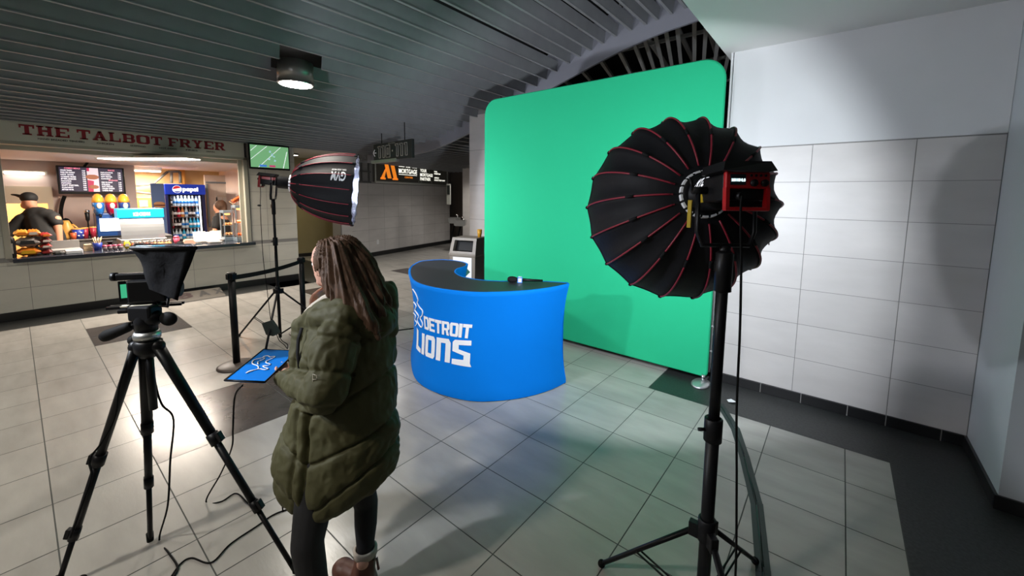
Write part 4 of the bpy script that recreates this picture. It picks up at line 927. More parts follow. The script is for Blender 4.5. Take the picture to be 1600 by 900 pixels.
tv = lambda u, v, l=.001: Vector((TX_+l, lerp(y0, y1, u), lerp(z0, z1, v)))
mb = MB(); mb.quad(tv(0, 0), tv(1, 0), tv(1, 1), tv(0, 1)); sc = mb.build('screen', 'tv_grass', t)
mb = MB()
for a, b in (((0, .35), (.42, .98)), ((-.0, .72), (.16, .98)), ((.18, .0), (.78, .98)), ((.83, .0), (.95, .80)), ((.42, .35), (1, .62))):
    if a[0] == .42: continue
    mb.quad(tv(a[0], a[1], .002), tv(a[0]+.022, a[1], .002), tv(b[0]+.022, b[1], .002), tv(b[0], b[1], .002))
mb.build('yard_lines', 'tv_white', sc)
mb = MB()
for u, v, w_, h in ((.50, .74, .04, .09), (.55, .60, .05, .12), (.47, .40, .04, .09), (.62, .34, .09, .08), (.60, .52, .04, .06)): mb.tube([tv(u, v-h/2, .003), tv(u+.01, v+h/2, .003)], .016, 6, flat=.1)
mb.build('players', 'tv_pale', sc)
mb = MB(); mb.quad(tv(.22, .03, .003), tv(.40, .03, .003), tv(.40, .12, .003), tv(.22, .12, .003)); mb.build('score_left', 'tv_blue', sc)
mb = MB(); mb.quad(tv(.47, .03, .003), tv(.63, .03, .003), tv(.63, .12, .003), tv(.47, .12, .003)); mb.build('score_right', 'tv_red', sc)
# lightbox on the concourse wall
def wl2(u, z, n=0): return wl(u, z, n)
def u_of(px, py):
    d = ray(px, py); k = (W0-EYE).dot(WN)/d.dot(WN); p = EYE+d*k; return (p-W0).dot(WD), p.z
ua, _ = u_of(582, 265); ub, _ = u_of(695, 275); za, zb = 2.15, 2.80
mat('box_face', srgb(58, 56, 50), .4, emit=srgb(58, 56, 50), estr=.12); mat('box_frame', srgb(190, 192, 184), .4); mat('lit_white', (1, 1, 1), .5, emit=(1, .98, .85), estr=1.25); mat('lit_orange', (1, .4, .05), .5, emit=srgb(225, 120, 30), estr=.95); mat('box_ray', srgb(120, 120, 112), .5)
t = thing('illuminated_sign', 'long illuminated advertising sign with an orange letter mark on the concourse wall', 'sign', wl((ua+ub)/2, za, .05))
mb = MB(); mb.prism([wl(ua, za, .005), wl(ub, za, .005), wl(ub, za, .10), wl(ua, za, .10)], (0, 0, zb-za)); mb.build('box', 'box_face', t)
mb = MB(); q = [wl(ua, za, .10), wl(ub, za, .10), wl(ub, zb, .10), wl(ua, zb, .10)]; mb.tube(q+[q[0], q[1]], .034, 4); mb.build('frame', 'box_frame', t)
LB = ub-ua; bu = lambda u, v, n=.103: wl(ua+LB*u, lerp(za, zb, v), n)
mb = MB()
for u in (.52, .68):
    mb.quad(bu(u+.05, .03), bu(u+.075, .03), bu(u+.015, .96), bu(u-.01, .96))
mb.quad(bu(.53, .03), bu(.545, .03), bu(.565, .25), bu(.55, .25)); mb.build('streak', 'box_ray', t)
mb = MB()
for pts in ([(.10, .88), (.145, .88), (.185, .18), (.14, .18)], [(.17, .88), (.215, .88), (.255, .18), (.21, .18)], [(.06, .18), (.10, .18), (.135, .72), (.105, .55)], [(.055, .12), (.115, .12), (.115, .20), (.055, .20)], [(.195, .12), (.265, .12), (.265, .2), (.195, .2)]): mb.quad(*[bu(*p, .105) for p in pts])
mb.build('letter_mark', 'lit_orange', t)
def bt(tx, u0, u1, v0, v1, bold=.03, m_='lit_white'):
    mb = MB(); text_on(mb, tx, bu(u0, v0, .104), bu(u1, v0, .104)-bu(u0, v0, .104), bu(u0, v1, .104)-bu(u0, v0, .104), bold); mb.build('lettering', m_, t)
bt('MORTGAGE', .275, .52, .46, .68, .02); bt('YOUR', .565, .66, .60, .76, .02); bt('MORTGAGE', .565, .755, .39, .55, .02); bt('PARTNER', .565, .72, .18, .34, .02); bt('FIRM.', .78, .83, .66, .72); bt('HOMETEAM', .78, .88, .54, .62); bt('APPLY', .78, .86, .32, .40); bt('ONLINE TODAY NOW', .78, .96, .20, .28)
bt('FOR', .37, .43, .74, .80); bt('CENTER', .35, .46, .24, .32, .03, 'lit_orange')
for u0, u1, v in ((.275, .52, .40), (.275, .35, .77), (.45, .52, .77)):
    mb = MB(); mb.quad(bu(u0, v-.012, .104), bu(u1, v-.012, .104), bu(u1, v+.012, .104), bu(u0, v+.012, .104)); mb.build('rule', 'lit_white', t)
u, z = u_of(590, 378); mb = MB(); mb.prism([wl(u-.035, z-.06, .001), wl(u+.035, z-.06, .001), wl(u+.035, z-.06, .012), wl(u-.035, z-.06, .012)], (0, 0, .12)); ol = tag(mb.build('wall_outlet', 'white_print'), 'small white outlet plate low on the concourse wall', 'outlet')
mb = MB(); mb.prism([wl(u-.012, z+.01, .012), wl(u+.012, z+.01, .012), wl(u+.012, z+.01, .016), wl(u-.012, z+.01, .016)], (0, 0, .025)); mb.prism([wl(u-.012, z-.035, .012), wl(u+.012, z-.035, .012), wl(u+.012, z-.035, .016), wl(u-.012, z-.035, .016)], (0, 0, .025)); mb.build('socket', 'cream', ol)
# drinking fountains in the far alcove
for k, (px, py, d) in enumerate(((710, 343, 13.2), (719, 347, 12.8))):
    c = gd(px, py, d); m = frame(c, RH, z=(0, 0, 1)); t = thing('drinking_fountain', ['upper metal drinking fountain in the far alcove, on the left of the pair', 'lower metal drinking fountain in the far alcove, on the right of the pair'][k], 'drinking fountain', c)
    mb = MB(); mb.rings([[m @ Vector((sx*w_, sy*.15, z)) for sx, sy in ((-1, -1), (1, -1), (1, 1), (-1, 1))] for z, w_ in ((-.12, .12), (-.10, .17), (.06, .19), (.07, .17), (.05, .15))], smooth=False); mb.build('basin', 'steel', t)
    mb = MB(); mb.tube([m @ Vector((.1, .05, .06)), m @ Vector((.1, .05, .14)), m @ Vector((.06, 0, .16))], .018, 8); mb.build('spout', 'chrome', t)
    mb = MB(); mb.tube([m @ Vector((0, .1, -.12)), m @ Vector((-.1, .14, -.5)), m @ Vector((-.12, .2, -.9))], .03, 8); mb.build('drain_pipe', 'black_metal', t)
c = gd(701, 303, 12.2); mb = MB(); mb.box((-.06, -.02, -.32), (.06, .02, .30), frame(c, RH, z=(0, 0, 1)), bev=.004); q = tag(mb.build('wall_cabinet', 'box_frame'), 'narrow framed cabinet with a dark pane on the end of the concourse wall', 'cabinet')
mb = MB(); mb.box((-.04, -.026, -.02), (.04, -.018, .26), frame(c, RH, z=(0, 0, 1))); mb.build('pane', 'sign_dark', q)
# floor ramp with letters against the stall base
a, b = gz(252, 482, 0), gz(346, 462, 0); a = Vector((WX+.50, a.y-.02, 0)); b = Vector((WX+.50, b.y+.05, 0))
t = thing('floor_banner', 'low grey banner board with dark letters lying at the foot of the stall wall', 'banner', (WX+.3, (a.y+b.y)/2, 0))
mat('banner_grey', srgb(84, 80, 74), .7); mat('banner_red', srgb(40, 12, 15), .6)
mb = MB(); mb.prism([a, Vector((WX+.16, a.y, 0)), Vector((WX+.16, a.y, .10)), Vector((WX+.47, a.y, .012))], (0, b.y-a.y, 0)); mb.build('board', 'banner_grey', t)
e0 = Vector((WX+.40, lerp(a.y, b.y, .12), .034)); up_ = Vector((-.19, 0, .054)); L = b.y-a.y
mb = MB(); text_on(mb, 'E8', e0, (0, L*.42, 0), up_, .04); mb.build('red_letters', 'banner_red', t)
mb = MB(); text_on(mb, 'A', e0+Vector((0, L*.50, 0)), (0, L*.18, 0), up_, .04); text_on(mb, 'X', e0+Vector((0, L*.74, 0)), (0, L*.16, 0), up_, .04); mb.build('dark_letters', 'dark_print', t)
# ------------------------------------------------------------------ woman in the green coat
def W(px, py, d): return gd(px, py, d)
G0 = W(527, 600, 1.80); G0.z = 0
wt = thing('person', 'woman with long brown hair in a long olive green puffer coat holding a blue board', 'person', G0)
FWD = (-RH*math.cos(math.radians(22))+FH*math.sin(math.radians(22))).normalized(); SID = FWD.cross(Vector((0, 0, 1)))   # to her right
hm = frame((0, 0, 0), FWD, z=(0, 0, 1)).to_3x3().to_4x4()
hc = W(520, 413, 1.86); 
def hp(f, s, u): return hc + FWD*f + SID*s + Vector((0, 0, u))
def hand(wr, dirv, palm_n, curl, sc=1.0, thumb=1):
    # wrist point, direction of fingers, palm normal
    d = Vector(dirv).normalized(); n = Vector(palm_n); n = (n-d*n.dot(d)).normalized(); s = d.cross(n)*thumb; P = []
    P.append(('c', [(wr, .024*sc), (wr+d*.035*sc, .026*sc), (wr+d*.075*sc, .024*sc)]))
    for k in (-1.2, -.4, .4, 1.2): P.append(('c', [(wr+d*.02*sc+s*k*.008, .014*sc), (wr+d*.085*sc+s*k*.018*sc, .0115*sc)]))
    for k, L in ((-1.2, .056), (-.4, .068), (.4, .074), (1.2, .066)):
        p = wr+d*.085*sc+s*k*.018*sc; ch = [(p, .0095*sc)]; a = 0; L *= sc
        for j, f in enumerate((.45, .32, .23)):
            a += curl*(1, 1.1, .8)[j]; p = p+(d*math.cos(a)+n*math.sin(a))*L*f; ch.append((p, (.0088, .0080, .0068)[j]*sc))
        P.append(('c', ch))
    p = wr+d*.02*sc+s*.022*sc; ch = [(p, .014*sc)]
    for (x, y, z, r) in ((.030, .026, .012, .0115), (.055, .036, .022, .0095), (.075, .034, .034, .0080)): ch.append((wr+(d*x+s*y+n*z)*sc, r*sc))
    P.append(('c', ch)); return P
farE = W(474, 560, 2.00); farW = W(492, 490, 1.93); nearS = W(528, 530, 1.66); nearE = W(508, 616, 1.585); nearW = W(446, 590, 1.82)
foot_f = W(568, 880, 1.83); 
kneeN = W(480, 850, 1.60); ankN = Vector((kneeN.x, kneeN.y, .10))-FWD*.05; hipN = W(500, 730, 1.70); hipF = W(552, 728, 1.88); kneeF = W(572, 785, 1.93); ankF = W(571, 862, 1.86); 
body = [('e', hc, (.096, .074, .115), hm), ('e', hp(.035, 0, -.055), (.055, .050, .055), hm), ('e', hp(.02, 0, .03), (.08, .07, .08), hm),
        ('c', [(hp(.088, 0, .005), .010), (hp(.112, 0, -.022), .012)]), ('c', [(hp(.088, -.02, -.050), .008), (hp(.092, 0, -.052), .010), (hp(.088, .02, -.050), .008)]), ('c', [(hp(.088, -.016, -.062), .008), (hp(.090, 0, -.063), .009), (hp(.088, .016, -.062), .008)]), ('e', hp(.076, 0, -.088), (.022, .024, .02), hm),
        ('e', hp(.0, -.074, -.015), (.018, .008, .030), hm), ('e', hp(.0, .074, -.015), (.018, .008, .030), hm),
        ('c', [(hp(.078, -.035, .02), .013), (hp(.090, 0, .018), .012), (hp(.078, .035, .02), .013)]),
        ('c', [(hp(-.02, 0, -.05), .055), (hp(-.04, 0, -.14), .055), (hp(-.05, 0, -.20), .07)]),
        ('c', [(W(536, 526, 1.74), .065), (W(540, 524, 1.84), .09), (W(524, 526, 1.94), .07)]), ('c', [(W(535, 540, 1.82), .12), (W(535, 640, 1.80), .12), (W(530, 720, 1.79), .14)]),
        ('c', [(nearS, .05), (nearE, .04), (nearW, .026)]), ('c', [(W(515, 530, 1.98), .05), (farE, .04), (farW, .026)]),
        ('c', [(hipN, .075), (kneeN, .050), (kneeN.lerp(ankN, .35), .048), (ankN, .034)]), ('c', [(hipF, .070), (kneeF, .044), (kneeF.lerp(ankF, .4), .042), (ankF, .032), (foot_f, .032)]),
        ('c', [(ankN, .036), (Vector((ankN.x, ankN.y, .05)), .035), (Vector((ankN.x, ankN.y, .04))+FWD*.14, .028)]), ('c', [(Vector((foot_f.x, foot_f.y, .05)), .034), (Vector((foot_f.x, foot_f.y, .045))+FWD*.13, .028)])]
mouth = hp(.100, -.02, -.07)
body += hand(farW, (mouth-farW)+Vector((0, 0, .03)), -FWD+SID*.2, .35, .92, 1)
body += hand(nearW, FWD*.8+SID*.55+Vector((0, 0, -.05)), (0, 0, 1), .25, .92, -1)
blob('body', body, .0052, 'skin', wt, 3)
for s in (-1, 1):
    mb = MB(); mb.ball(hp(.079, s*.030, .0), .0125, 12); ey = mb.build('eye', 'white_print', wt)
    mb = MB(); mb.ball(hp(.0885, s*.031, .0), .005, 10); mb.build('iris', 'black_plastic', ey)
# leggings
blob('leggings', [('c', [(hipN, .088), (kneeN, .061), (kneeN.lerp(ankN, .4), .056), (ankN+Vector((0, 0, .10)), .043)]), ('c', [(hipF, .082), (kneeF, .055), (kneeF.lerp(ankF, .45), .051), (ankF+Vector((0, 0, .02)), .038)]), ('c', [(hipN, .09), (hipF, .09)])], .008, 'legging', wt, 4)
# boots
mat('boot_sole', (.03, .02, .018), .6); mat('sock', srgb(170, 160, 150), .9)
for an, lab in ((ankF, 0), (ankN, 1)):
    z = .012; o = Vector((an.x, an.y, 0)) if lab else Vector((foot_f.x, foot_f.y, 0)); tp = (ankF if not lab else ankN+Vector((0, 0, .10)))
    def bf(v, n): v = v.copy(); v.z = max(v.z, z); return v
    bt_ = blob('boot', [('c', [(tp-Vector((0, 0, .015)), .048), (o+Vector((0, 0, .07)), .050), (o+Vector((0, 0, .045))-FWD*.02, .046)]), ('e', o+FWD*.07+Vector((0, 0, .045)), (.10, .046, .042), hm), ('e', o+FWD*.125+Vector((0, 0, .045)), (.052, .048, .040), hm)], .006, 'boot_leather', wt, 3, bf)
    mb = MB(); mb.rings([[o+FWD*(.060+.125*k_*math.cos(a)*(1.0))+SID*(.050*k_*math.sin(a))+Vector((0, 0, z_)) for a in [2*PI*j/28 for j in range(28)]] for z_, k_ in ((0, .98), (.006, 1.0), (.022, 1.0), (.026, .97))], smooth=False); mb.build('sole', 'boot_sole', bt_)
    mb = MB(); mb.lathe([(.041, -.02), (.052, -.015), (.053, .012), (.042, .018)], tp+Vector((0, 0, .006)), n=24); mb.build('sock', 'sock', wt)
    mb = MB(); q = tp-FWD*.045+Vector((0, 0, -.03)); mb.tube([q, q-FWD*.02+Vector((0, 0, .025)), q-FWD*.03+Vector((0, 0, -.03))], .007, 6, flat=.5); mb.build('pull_tab', 'boot_leather', bt_)
# coat
def ring(pl, pr, y, d, ratio, dz=0, skew=0):
    a, b = W(pl, y, d), W(pr, y, d); c = (a+b)/2; c.z = W((pl+pr)/2, y, d).z+dz; return (c, (b-a).length/2, (b-a).length/2*ratio, frame((0, 0, 0), RH, FH).to_3x3())
tor = [ring(500, 585, 490, 1.82, 1.0), ring(484, 606, 508, 1.82, .92), ring(474, 614, 540, 1.82, .86), ring(468, 616, 590, 1.81, .84), ring(458, 618, 640, 1.80, .82), ring(446, 621, 690, 1.79, .80), ring(438, 621, 735, 1.79, .80), ring(441, 617, 768, 1.79, .78), ring(447, 610, 778, 1.79, .76)]
coat = [('l', tor[::-1]), ('c', [(nearS, .088), (nearS.lerp(nearE, .6), .088), (nearE, .076)]), ('c', [(nearE, .076), (nearE.lerp(nearW, .55), .068), (nearE.lerp(nearW, 1.0), .046)]),
        ('c', [(W(512, 528, 1.97), .085), (farE, .068), (farE.lerp(farW, .75), .046)]),
        ('c', [(W(478, 512, 1.86), .040), (W(500, 498, 1.74), .050), (W(540, 492, 1.68), .056), (W(585, 500, 1.76), .062), (W(600, 502, 1.88), .062), (W(575, 492, 2.0), .055)]),
        ('e', W(578, 500, 1.80), (.125, .115, .085), hm), ('c', [(W(470, 520, 1.84), .036), (W(466, 560, 1.80), .030), (W(463, 600, 1.77), .028)]), ('e', W(594, 468, 1.90), (.075, .085, .085), hm), ('c', [(W(606, 450, 1.94), .035), (W(611, 480, 1.88), .040), (W(603, 512, 1.84), .05)])]
side_l = (515-CX)/FPX
def HC(*a): return ('c', [(W(x, y, d), r) for x, y, d, r in a])
coat.append(HC((470, 508, 1.84, .040), (486, 496, 1.80, .044), (510, 482, 1.76, .046), (540, 478, 1.72, .05)))
def coat_fn(v, n):
    d = (v-EYE).dot(FW); px = CX+FPX*(v-EYE).dot(RT)/d; l = (v-G0).dot(RH); a = (v-G0).dot(FH); z = v.z
    # rounded quilting: diagonal seams meeting at the side opening, on the torso only
    arm = min((v-(nearS+(nearE-nearS)*max(0, min(1, (v-nearS).dot(nearE-nearS)/(nearE-nearS).length_squared)))).length, (v-(nearE+(nearW-nearE)*max(0, min(1, (v-nearE).dot(nearW-nearE)/(nearW-nearE).length_squared)))).length)
    off = 0
    ls = l+.045
    if z < 1.20 and arm > .095:
        sz = z-.42*abs(ls) + (.25*max(0, -ls-.1))
        f = ((sz-.49)/.20) % 1; g = min(f, 1-f)*.20; k_ = 1 if z < 1.02 else max(.25, 1-(z-1.02)*8)
        off += (-.013*math.exp(-(g/.009)**2)+.004*min(1, g/.05))*k_
        if a < 0:
            w_ = ls+.05*(z-.8); off += -.030*math.exp(-(w_/.012)**2)*(1 if z < .95 else 0)
            w2 = ls+.055+.05*(z-.8); off += -.014*math.exp(-(w2/.010)**2)*(1 if z < .9 else 0)
    elif arm <= .095:
        t_ = (v-nearS).dot((nearE-nearS).normalized())
        f = (t_/.13) % 1; g = min(f, 1-f)*.13; off += -.010*math.exp(-(g/.012)**2)
    c = noise.noise(v*7)*.012+noise.noise(v*20+Vector((3, 1, 7)))*.004 + abs(noise.noise(Vector((v.x*16, v.y*16, v.z*9))))*.010 - abs(noise.noise(Vector((v.x*26, v.y*26, v.z*20))))*.006
    q = v+n*(off+c)
    # hem drops towards the near side
    if z < .80:
        w3 = min(1, (.80-z)/.30); q.z += w3*(.035+.40*max(0, l-.02)+.30*max(0, -l-.05))
    return q
co = blob('coat', coat, .0062, 'olive', wt, 4, coat_fn)
mb = MB(); p = W(487, 557, 1.50)
pt_ = nearS.lerp(nearE, .30)
mb = MB(); q = nearS.lerp(nearE, .55)-FH*.094-RH*.035; mt = frame(q, RH, z=-FH+RH*.0)
mb.tube([q+RH*.01+Vector((0, 0, -.02)), q+RH*.012+Vector((0, 0, .02)), q+RH*.026+Vector((0, 0, .016)), q+RH*.024+Vector((0, 0, .0)), q+RH*.012], .002, 5); mb.tube([q+RH*-.004+Vector((0, 0, -.03)), q+RH*.036+Vector((0, 0, -.026))], .0018, 5); mb.build('sleeve_print', 'cream', co)
mb = MB(); q = W(440, 742, 1.72)
mb.tube(catmull([q, W(437, 757, 1.70), W(433, 775, 1.69)], 5), .0035, 6); mb.tube(catmull([W(442, 745, 1.70), W(441, 775, 1.68), W(442, 800, 1.67)], 5), .003, 6); mb.build('drawcord', 'black_fabric', co)
mb = MB(); mb.tube([W(472, 512, 1.735), W(466, 530, 1.72), W(465, 552, 1.71), W(468, 575, 1.70)], .009, 8, flat=.5); mb.build('zip_placket', 'black_fabric', co)
mat('fleece', srgb(190, 180, 168), .95, bump=.6, bscale=60)
blob('inner_collar', [HC((479, 488, 1.86, .013), (490, 478, 1.82, .015), (506, 467, 1.78, .016), (520, 460, 1.75, .016))], .005, 'fleece', wt, 3)
# hair
def hair_fn(v, n):
    l = (v-hc); s = math.atan2(l.dot(SID), -l.dot(FWD)+.03); return v+n*(.006*math.sin(s*34+v.z*9+noise.noise(v*8)*3)+.004*math.sin(s*71+v.z*5))
strands = []
def HC(*a): return ('c', [(W(x, y, d), r) for x, y, d, r in a])
hl = [('e', hp(-.024, 0, .022), (.098, .088, .106), hm), HC((537, 400, 1.86, .094), (554, 424, 1.85, .102), (567, 448, 1.83, .090), (580, 470, 1.79, .060), (588, 498, 1.73, .026), (592, 528, 1.69, .006)),
      HC((516, 388, 1.80, .030), (516, 415, 1.775, .032), (518, 440, 1.76, .036), (525, 460, 1.74, .036), (536, 474, 1.71, .026)), HC((530, 392, 1.79, .05), (534, 425, 1.76, .06), (545, 455, 1.73, .058), (562, 480, 1.69, .042), (580, 505, 1.67, .022), (588, 524, 1.66, .006)),
      HC((507, 384, 1.86, .03), (507, 396, 1.81, .026), (508, 420, 1.79, .020), (511, 446, 1.77, .018), (517, 466, 1.75, .012)), HC((575, 445, 1.86, .07), (596, 470, 1.84, .045), (606, 490, 1.80, .018)), HC((560, 470, 1.70, .03), (568, 495, 1.66, .014), (571, 515, 1.655, .005))]
for k in range(8):
    hl.append(HC((530+7*k, 440+3*k, 1.705+.006*k, .014), (546+7*k, 470+2*k, 1.675+.008*k, .012), (566+5*k, 498+1*k, 1.655+.012*k, .007), (572+5*k, 514-1*k+5*(k % 3), 1.65+.014*k, .004)))
blob('hair', hl, .0048, 'hair', wt, 2, hair_fn)
# ------------------------------------------------------------------ blue board in her hand
zb = .985
bc = [gz(412, 546, zb), gz(467, 547, zb), gz(414, 597, zb), gz(351, 594, zb)]
o = bc[3]; ux = bc[2]-bc[3]; vy = bc[0]-bc[3]
t = thing('board', 'blue board with a white leaping cat outline, held flat by the woman in the coat', 'board', (bc[0]+bc[2])/2)
mb = MB(); mb.prism([o+Vector((0, 0, -.006)), o+ux+Vector((0, 0, -.006)), o+ux+vy+Vector((0, 0, -.006)), o+vy+Vector((0, 0, -.006))], (0, 0, .006)); mb.build('panel', 'blue_fabric', t)
mb = MB(); q = [o, o+ux, o+ux+vy, o+vy]; mb.tube(q+[q[0], q[1]], .0042, 6); mb.build('edge', 'black_plastic', t)
def B2(px, py): return gz(340+px/11.25, 530+py/11.25, zb+.003)
mb = MB(); P = [(500, 595), (570, 555), (700, 525), (708, 470), (620, 435), (610, 400), (640, 365), (700, 345), (790, 325), (820, 300), (880, 290), (925, 312), (1000, 300), (985, 325), (880, 372), (850, 400), (870, 420), (925, 435), (880, 465), (800, 465), (822, 492), (885, 515), (850, 535), (800, 530), (720, 520), (590, 560)]
mb.tube(catmull([B2(*p) for p in P], 4, True)+[B2(*P[0])], .0030, 5, flat=.5); mb.tube(catmull([B2(715, 390), B2(705, 420), B2(718, 440)], 3), .0025, 5); mb.tube(catmull([B2(740, 372), B2(800, 360), B2(828, 330)], 3), .0025, 5); mb.build('cat_emblem', 'white_print', t)
# ------------------------------------------------------------------ things in the food stall
CT = OZ0      # counter top height
def on(px, X=-9.1, z=None): p = gx(px, 380, X); p.z = CT if z is None else z; return p
def Yat(px, X): return gx(px, 350, X).y
def Zat(py, X, px=150): return gx(px, py, X).z
def bag(c, sx, sy, sz, cols, lab, rot=0, group=None):
    if c.z > CT+.01 or sx > .2 or sy > .2: c = Vector((c.x, c.y, CT+(c.z-CT)*1.4)); sz *= 1.4
    mb = MB(); n = 12; m = Matrix.Translation(c) @ Matrix.Rotation(rot, 4, 'Z'); top = []; bot = []
    for i in range(n+1):
        for sgn in (0,):
            pass
    R = []
    for i in range(n+1):
        u = i/n*2-1; th = max(.06, (1-u**4))*sz/2*(1+.12*math.sin(i*2.3)); w_ = sy/2*(1 if abs(u) < .97 else .98)
        R.append([m @ Vector((w_*math.cos(a)*(1+.02*math.sin(a*5+i)), u*sx/2, sz/2+th*math.sin(a)*(abs(math.sin(a))**.2 if math.sin(a) else 1))) for a in [2*PI*k/16 for k in range(16)]])
    mb.rings(R); o = tag(mb.build('snack_bag', cols[0]), lab, 'bag', group)
    mb = MB(); p = [m @ Vector((sy*.30, u*sx*.32, sz*.86)) for u in (-1, 0, 1)]
    q = [m @ Vector((-sy*.20, u*sx*.32, sz*1.03)) for u in (-1, 0, 1)]; 
    mb.prism([m @ Vector((sy*.505, -sx*.3, sz*.32)), m @ Vector((sy*.505, sx*.3, sz*.32)), m @ Vector((sy*.50, sx*.24, sz*.70)), m @ Vector((sy*.50, -sx*.24, sz*.70))], m.to_3x3() @ Vector((.004, 0, 0))); mb.build('print', cols[1], o); return o
mat('bag_orange', srgb(214, 120, 34), .35); mat('bag_amber', srgb(206, 146, 52), .35); mat('bag_red', srgb(150, 40, 36), .35); mat('bag_silver', srgb(150, 145, 142), .3); mat('bag_maroon', srgb(92, 34, 36), .35); mat('bag_yellow', srgb(205, 180, 30), .35); mat('print_yellow', srgb(225, 170, 30), .4); mat('print_black', (.02, .02, .02), .4); mat('print_pale', srgb(210, 200, 190), .4)
X = -9.02
def yy(px): return Yat(px, X)
bag(Vector((X, (yy(22)+yy(56))/2, CT+.002)), .23, .24, .085, ('bag_orange', 'print_yellow'), 'red and orange snack bag at the bottom of the left pile on the counter')
bag(Vector((X-.02, (yy(22)+yy(56))/2, CT+.089)), .24, .24, .10, ('bag_silver', 'print_black'), 'silver and black snack bag in the middle of the left pile')
bag(Vector((X-.04, yy(32), CT+.193)), .15, .30, .075, ('bag_amber', 'bag_orange'), 'amber snack bag on top of the silver bag, left one')
bag(Vector((X-.04, yy(50), CT+.193)), .14, .30, .075, ('bag_orange', 'print_pale'), 'orange snack bag on top of the silver bag, right one')
for k, (cc, pc, nm) in enumerate((('bag_maroon', 'bag_red', 'dark maroon snack bag at the bottom of the small right pile'), ('bag_red', 'print_pale', 'red snack bag second from the bottom of the small right pile'), ('bag_maroon', 'print_pale', 'maroon snack bag second from the top of the small right pile'), ('bag_red', 'bag_orange', 'red snack bag topmost of the small right pile'))):
    bag(Vector((X-.03, yy(67), CT+.002+.058*k)), .12, .22, .055, (cc, pc), nm, .06*k)
# black dispenser at the left jamb
t = thing('sauce_dispenser', 'black rounded dispenser with a grey label at the left end of the counter', 'dispenser', (X+.12, yy(11), CT))
mb = MB(); mb.rings([[Vector((X+.12+.05*math.cos(a)*k_, yy(11)+.055*math.sin(a)*k_, CT+z)) for a in [2*PI*j/18 for j in range(18)]] for z, k_ in ((0, .9), (.02, 1), (.22, 1), (.27, .85), (.30, .45))]); mb.build('body', 'black_plastic', t)
mb = MB(); mb.box((X+.168, yy(11)-.028, CT+.06), (X+.173, yy(11)+.028, CT+.20), bev=.001); mb.build('label', 'bag_silver', t)
# grey case and white tray
mat('case_grey', srgb(150, 148, 146), .5)
t = thing('register_box', 'grey open case standing on the counter right of the snack bags', 'box', (X-.15, yy(100), CT))
mb = MB(); a, b = yy(77), yy(124); mb.box((X-.30, a, CT), (X-.02, b, CT+.05), bev=.004); mb.build('base', 'case_grey', t)
mb = MB(); mb.box((X-.32, a, CT+.05), (X-.30, b, CT+.17), bev=.004); mb.build('lid', 'case_grey', t)
t = thing('card_reader', 'small white card terminal lying in front of the grey case', 'card terminal', (X+.08, yy(110), CT))
mb = MB(); mb.box((X+.00, yy(97), CT+.001), (X+.16, yy(124), CT+.05), bev=.008); mb.build('body', 'white_print', t); mb = MB(); mb.box((X+.02, yy(103), CT+.05), (X+.12, yy(117), CT+.053)); mb.build('keypad', 'case_grey', t)
for k, (px, w_, h, r) in enumerate(((84, .07, .03, .3), (92, .05, .035, -.2))):
    mb = MB(); mb.box((-w_/2, -w_/2, 0), (w_/2, w_/2, h), Matrix.Translation((X+.10, yy(px), CT+.001)) @ Matrix.Rotation(r, 4, 'Z'), bev=.008); mb.box((-w_/3, -w_/3, h), (w_/3, w_/3, h+.008), Matrix.Translation((X+.10, yy(px), CT+.001)) @ Matrix.Rotation(r, 4, 'Z'), bev=.003)
    tag(mb.build('small_carton', ['print_black', 'case_grey'][k]), ['small black carton beside the white card terminal', 'small grey carton against the white card terminal'][k], 'carton')
# back counter with its equipment
BX = -10.9
mat('back_counter', srgb(120, 116, 112), .4, metal=.4)
mb = MB(); mb.box((BX-.35, Yat(95, BX), 0), (BX+.30, Yat(262, BX), .90), bev=.006); mb.box((BX-.35, Yat(95, BX), .90), (BX+.32, Yat(262, BX), .925), bev=.004); tag(mb.build('back_counter', 'back_counter'), 'steel back counter under the menu screen inside the food stall', 'counter')
BT = .926
def zB(py): return gx(150, py, BX).z
def yB(px): return Yat(px, BX)
mat('jug', srgb(215, 160, 80), .4); mat('cup_blue', srgb(40, 60, 150), .4); mat('cup_orange', srgb(200, 90, 50), .4); mat('cup_red', srgb(160, 40, 60), .4); mat('kraft', srgb(200, 175, 140), .7)
mb = MB(); mb.lathe([(.001, 0), (.08, 0), (.085, .03), (.085, .20), (.05, .28), (.035, .33), (.001, .33)], (BX+.0, yB(104), BT), n=20); mb.tube([(BX+.0, yB(104)+.08, BT+.10), (BX+.0, yB(104)+.15, BT+.16), (BX+.0, yB(104)+.07, BT+.26)], .014, 8); tag(mb.build('jug', 'jug'), 'amber plastic jug on the back counter behind the worker', 'jug')
def cup(name, c, r, h, m_, lab, lid=None, dots=False):
    t = thing(name, lab, 'cup', c)
    mb = MB(); mb.lathe([(.001, 0), (r*.74, 0), (r, h), (r*.94, h), (r*.7, .01), (.001, .01)], c, n=20); o = mb.build('cup_body', m_, t)
    if dots:
        mb = MB()
        for k in range(5): 
            a = -.9+.42*k; z = h*(.35+.3*(k % 2)); rr = r*(.74+.26*z/h)+.002; mb.ball(Vector(c)+Vector((rr*math.cos(a), rr*math.sin(a), z)), (.006, .014, .014), 8)
        mb.build('dots', 'white_print', o)
    if lid:
        mb = MB(); mb.lathe([(.001, h+.012), (r*.9, h+.012), (r*1.04, h), (r*1.0, h-.008)], c, n=20); mb.build('lid', lid, t)
    return t
cup('stacked_cups', (BX+.15, yB(120), BT+.0), .085, .18, 'cup_blue', 'blue dotted tub of cups on the back counter', 'jug', True)
cup('stacked_cups', (BX+.27, yB(111), BT+.0), .04, .12, 'cup_orange', 'orange cup beside the amber jug')
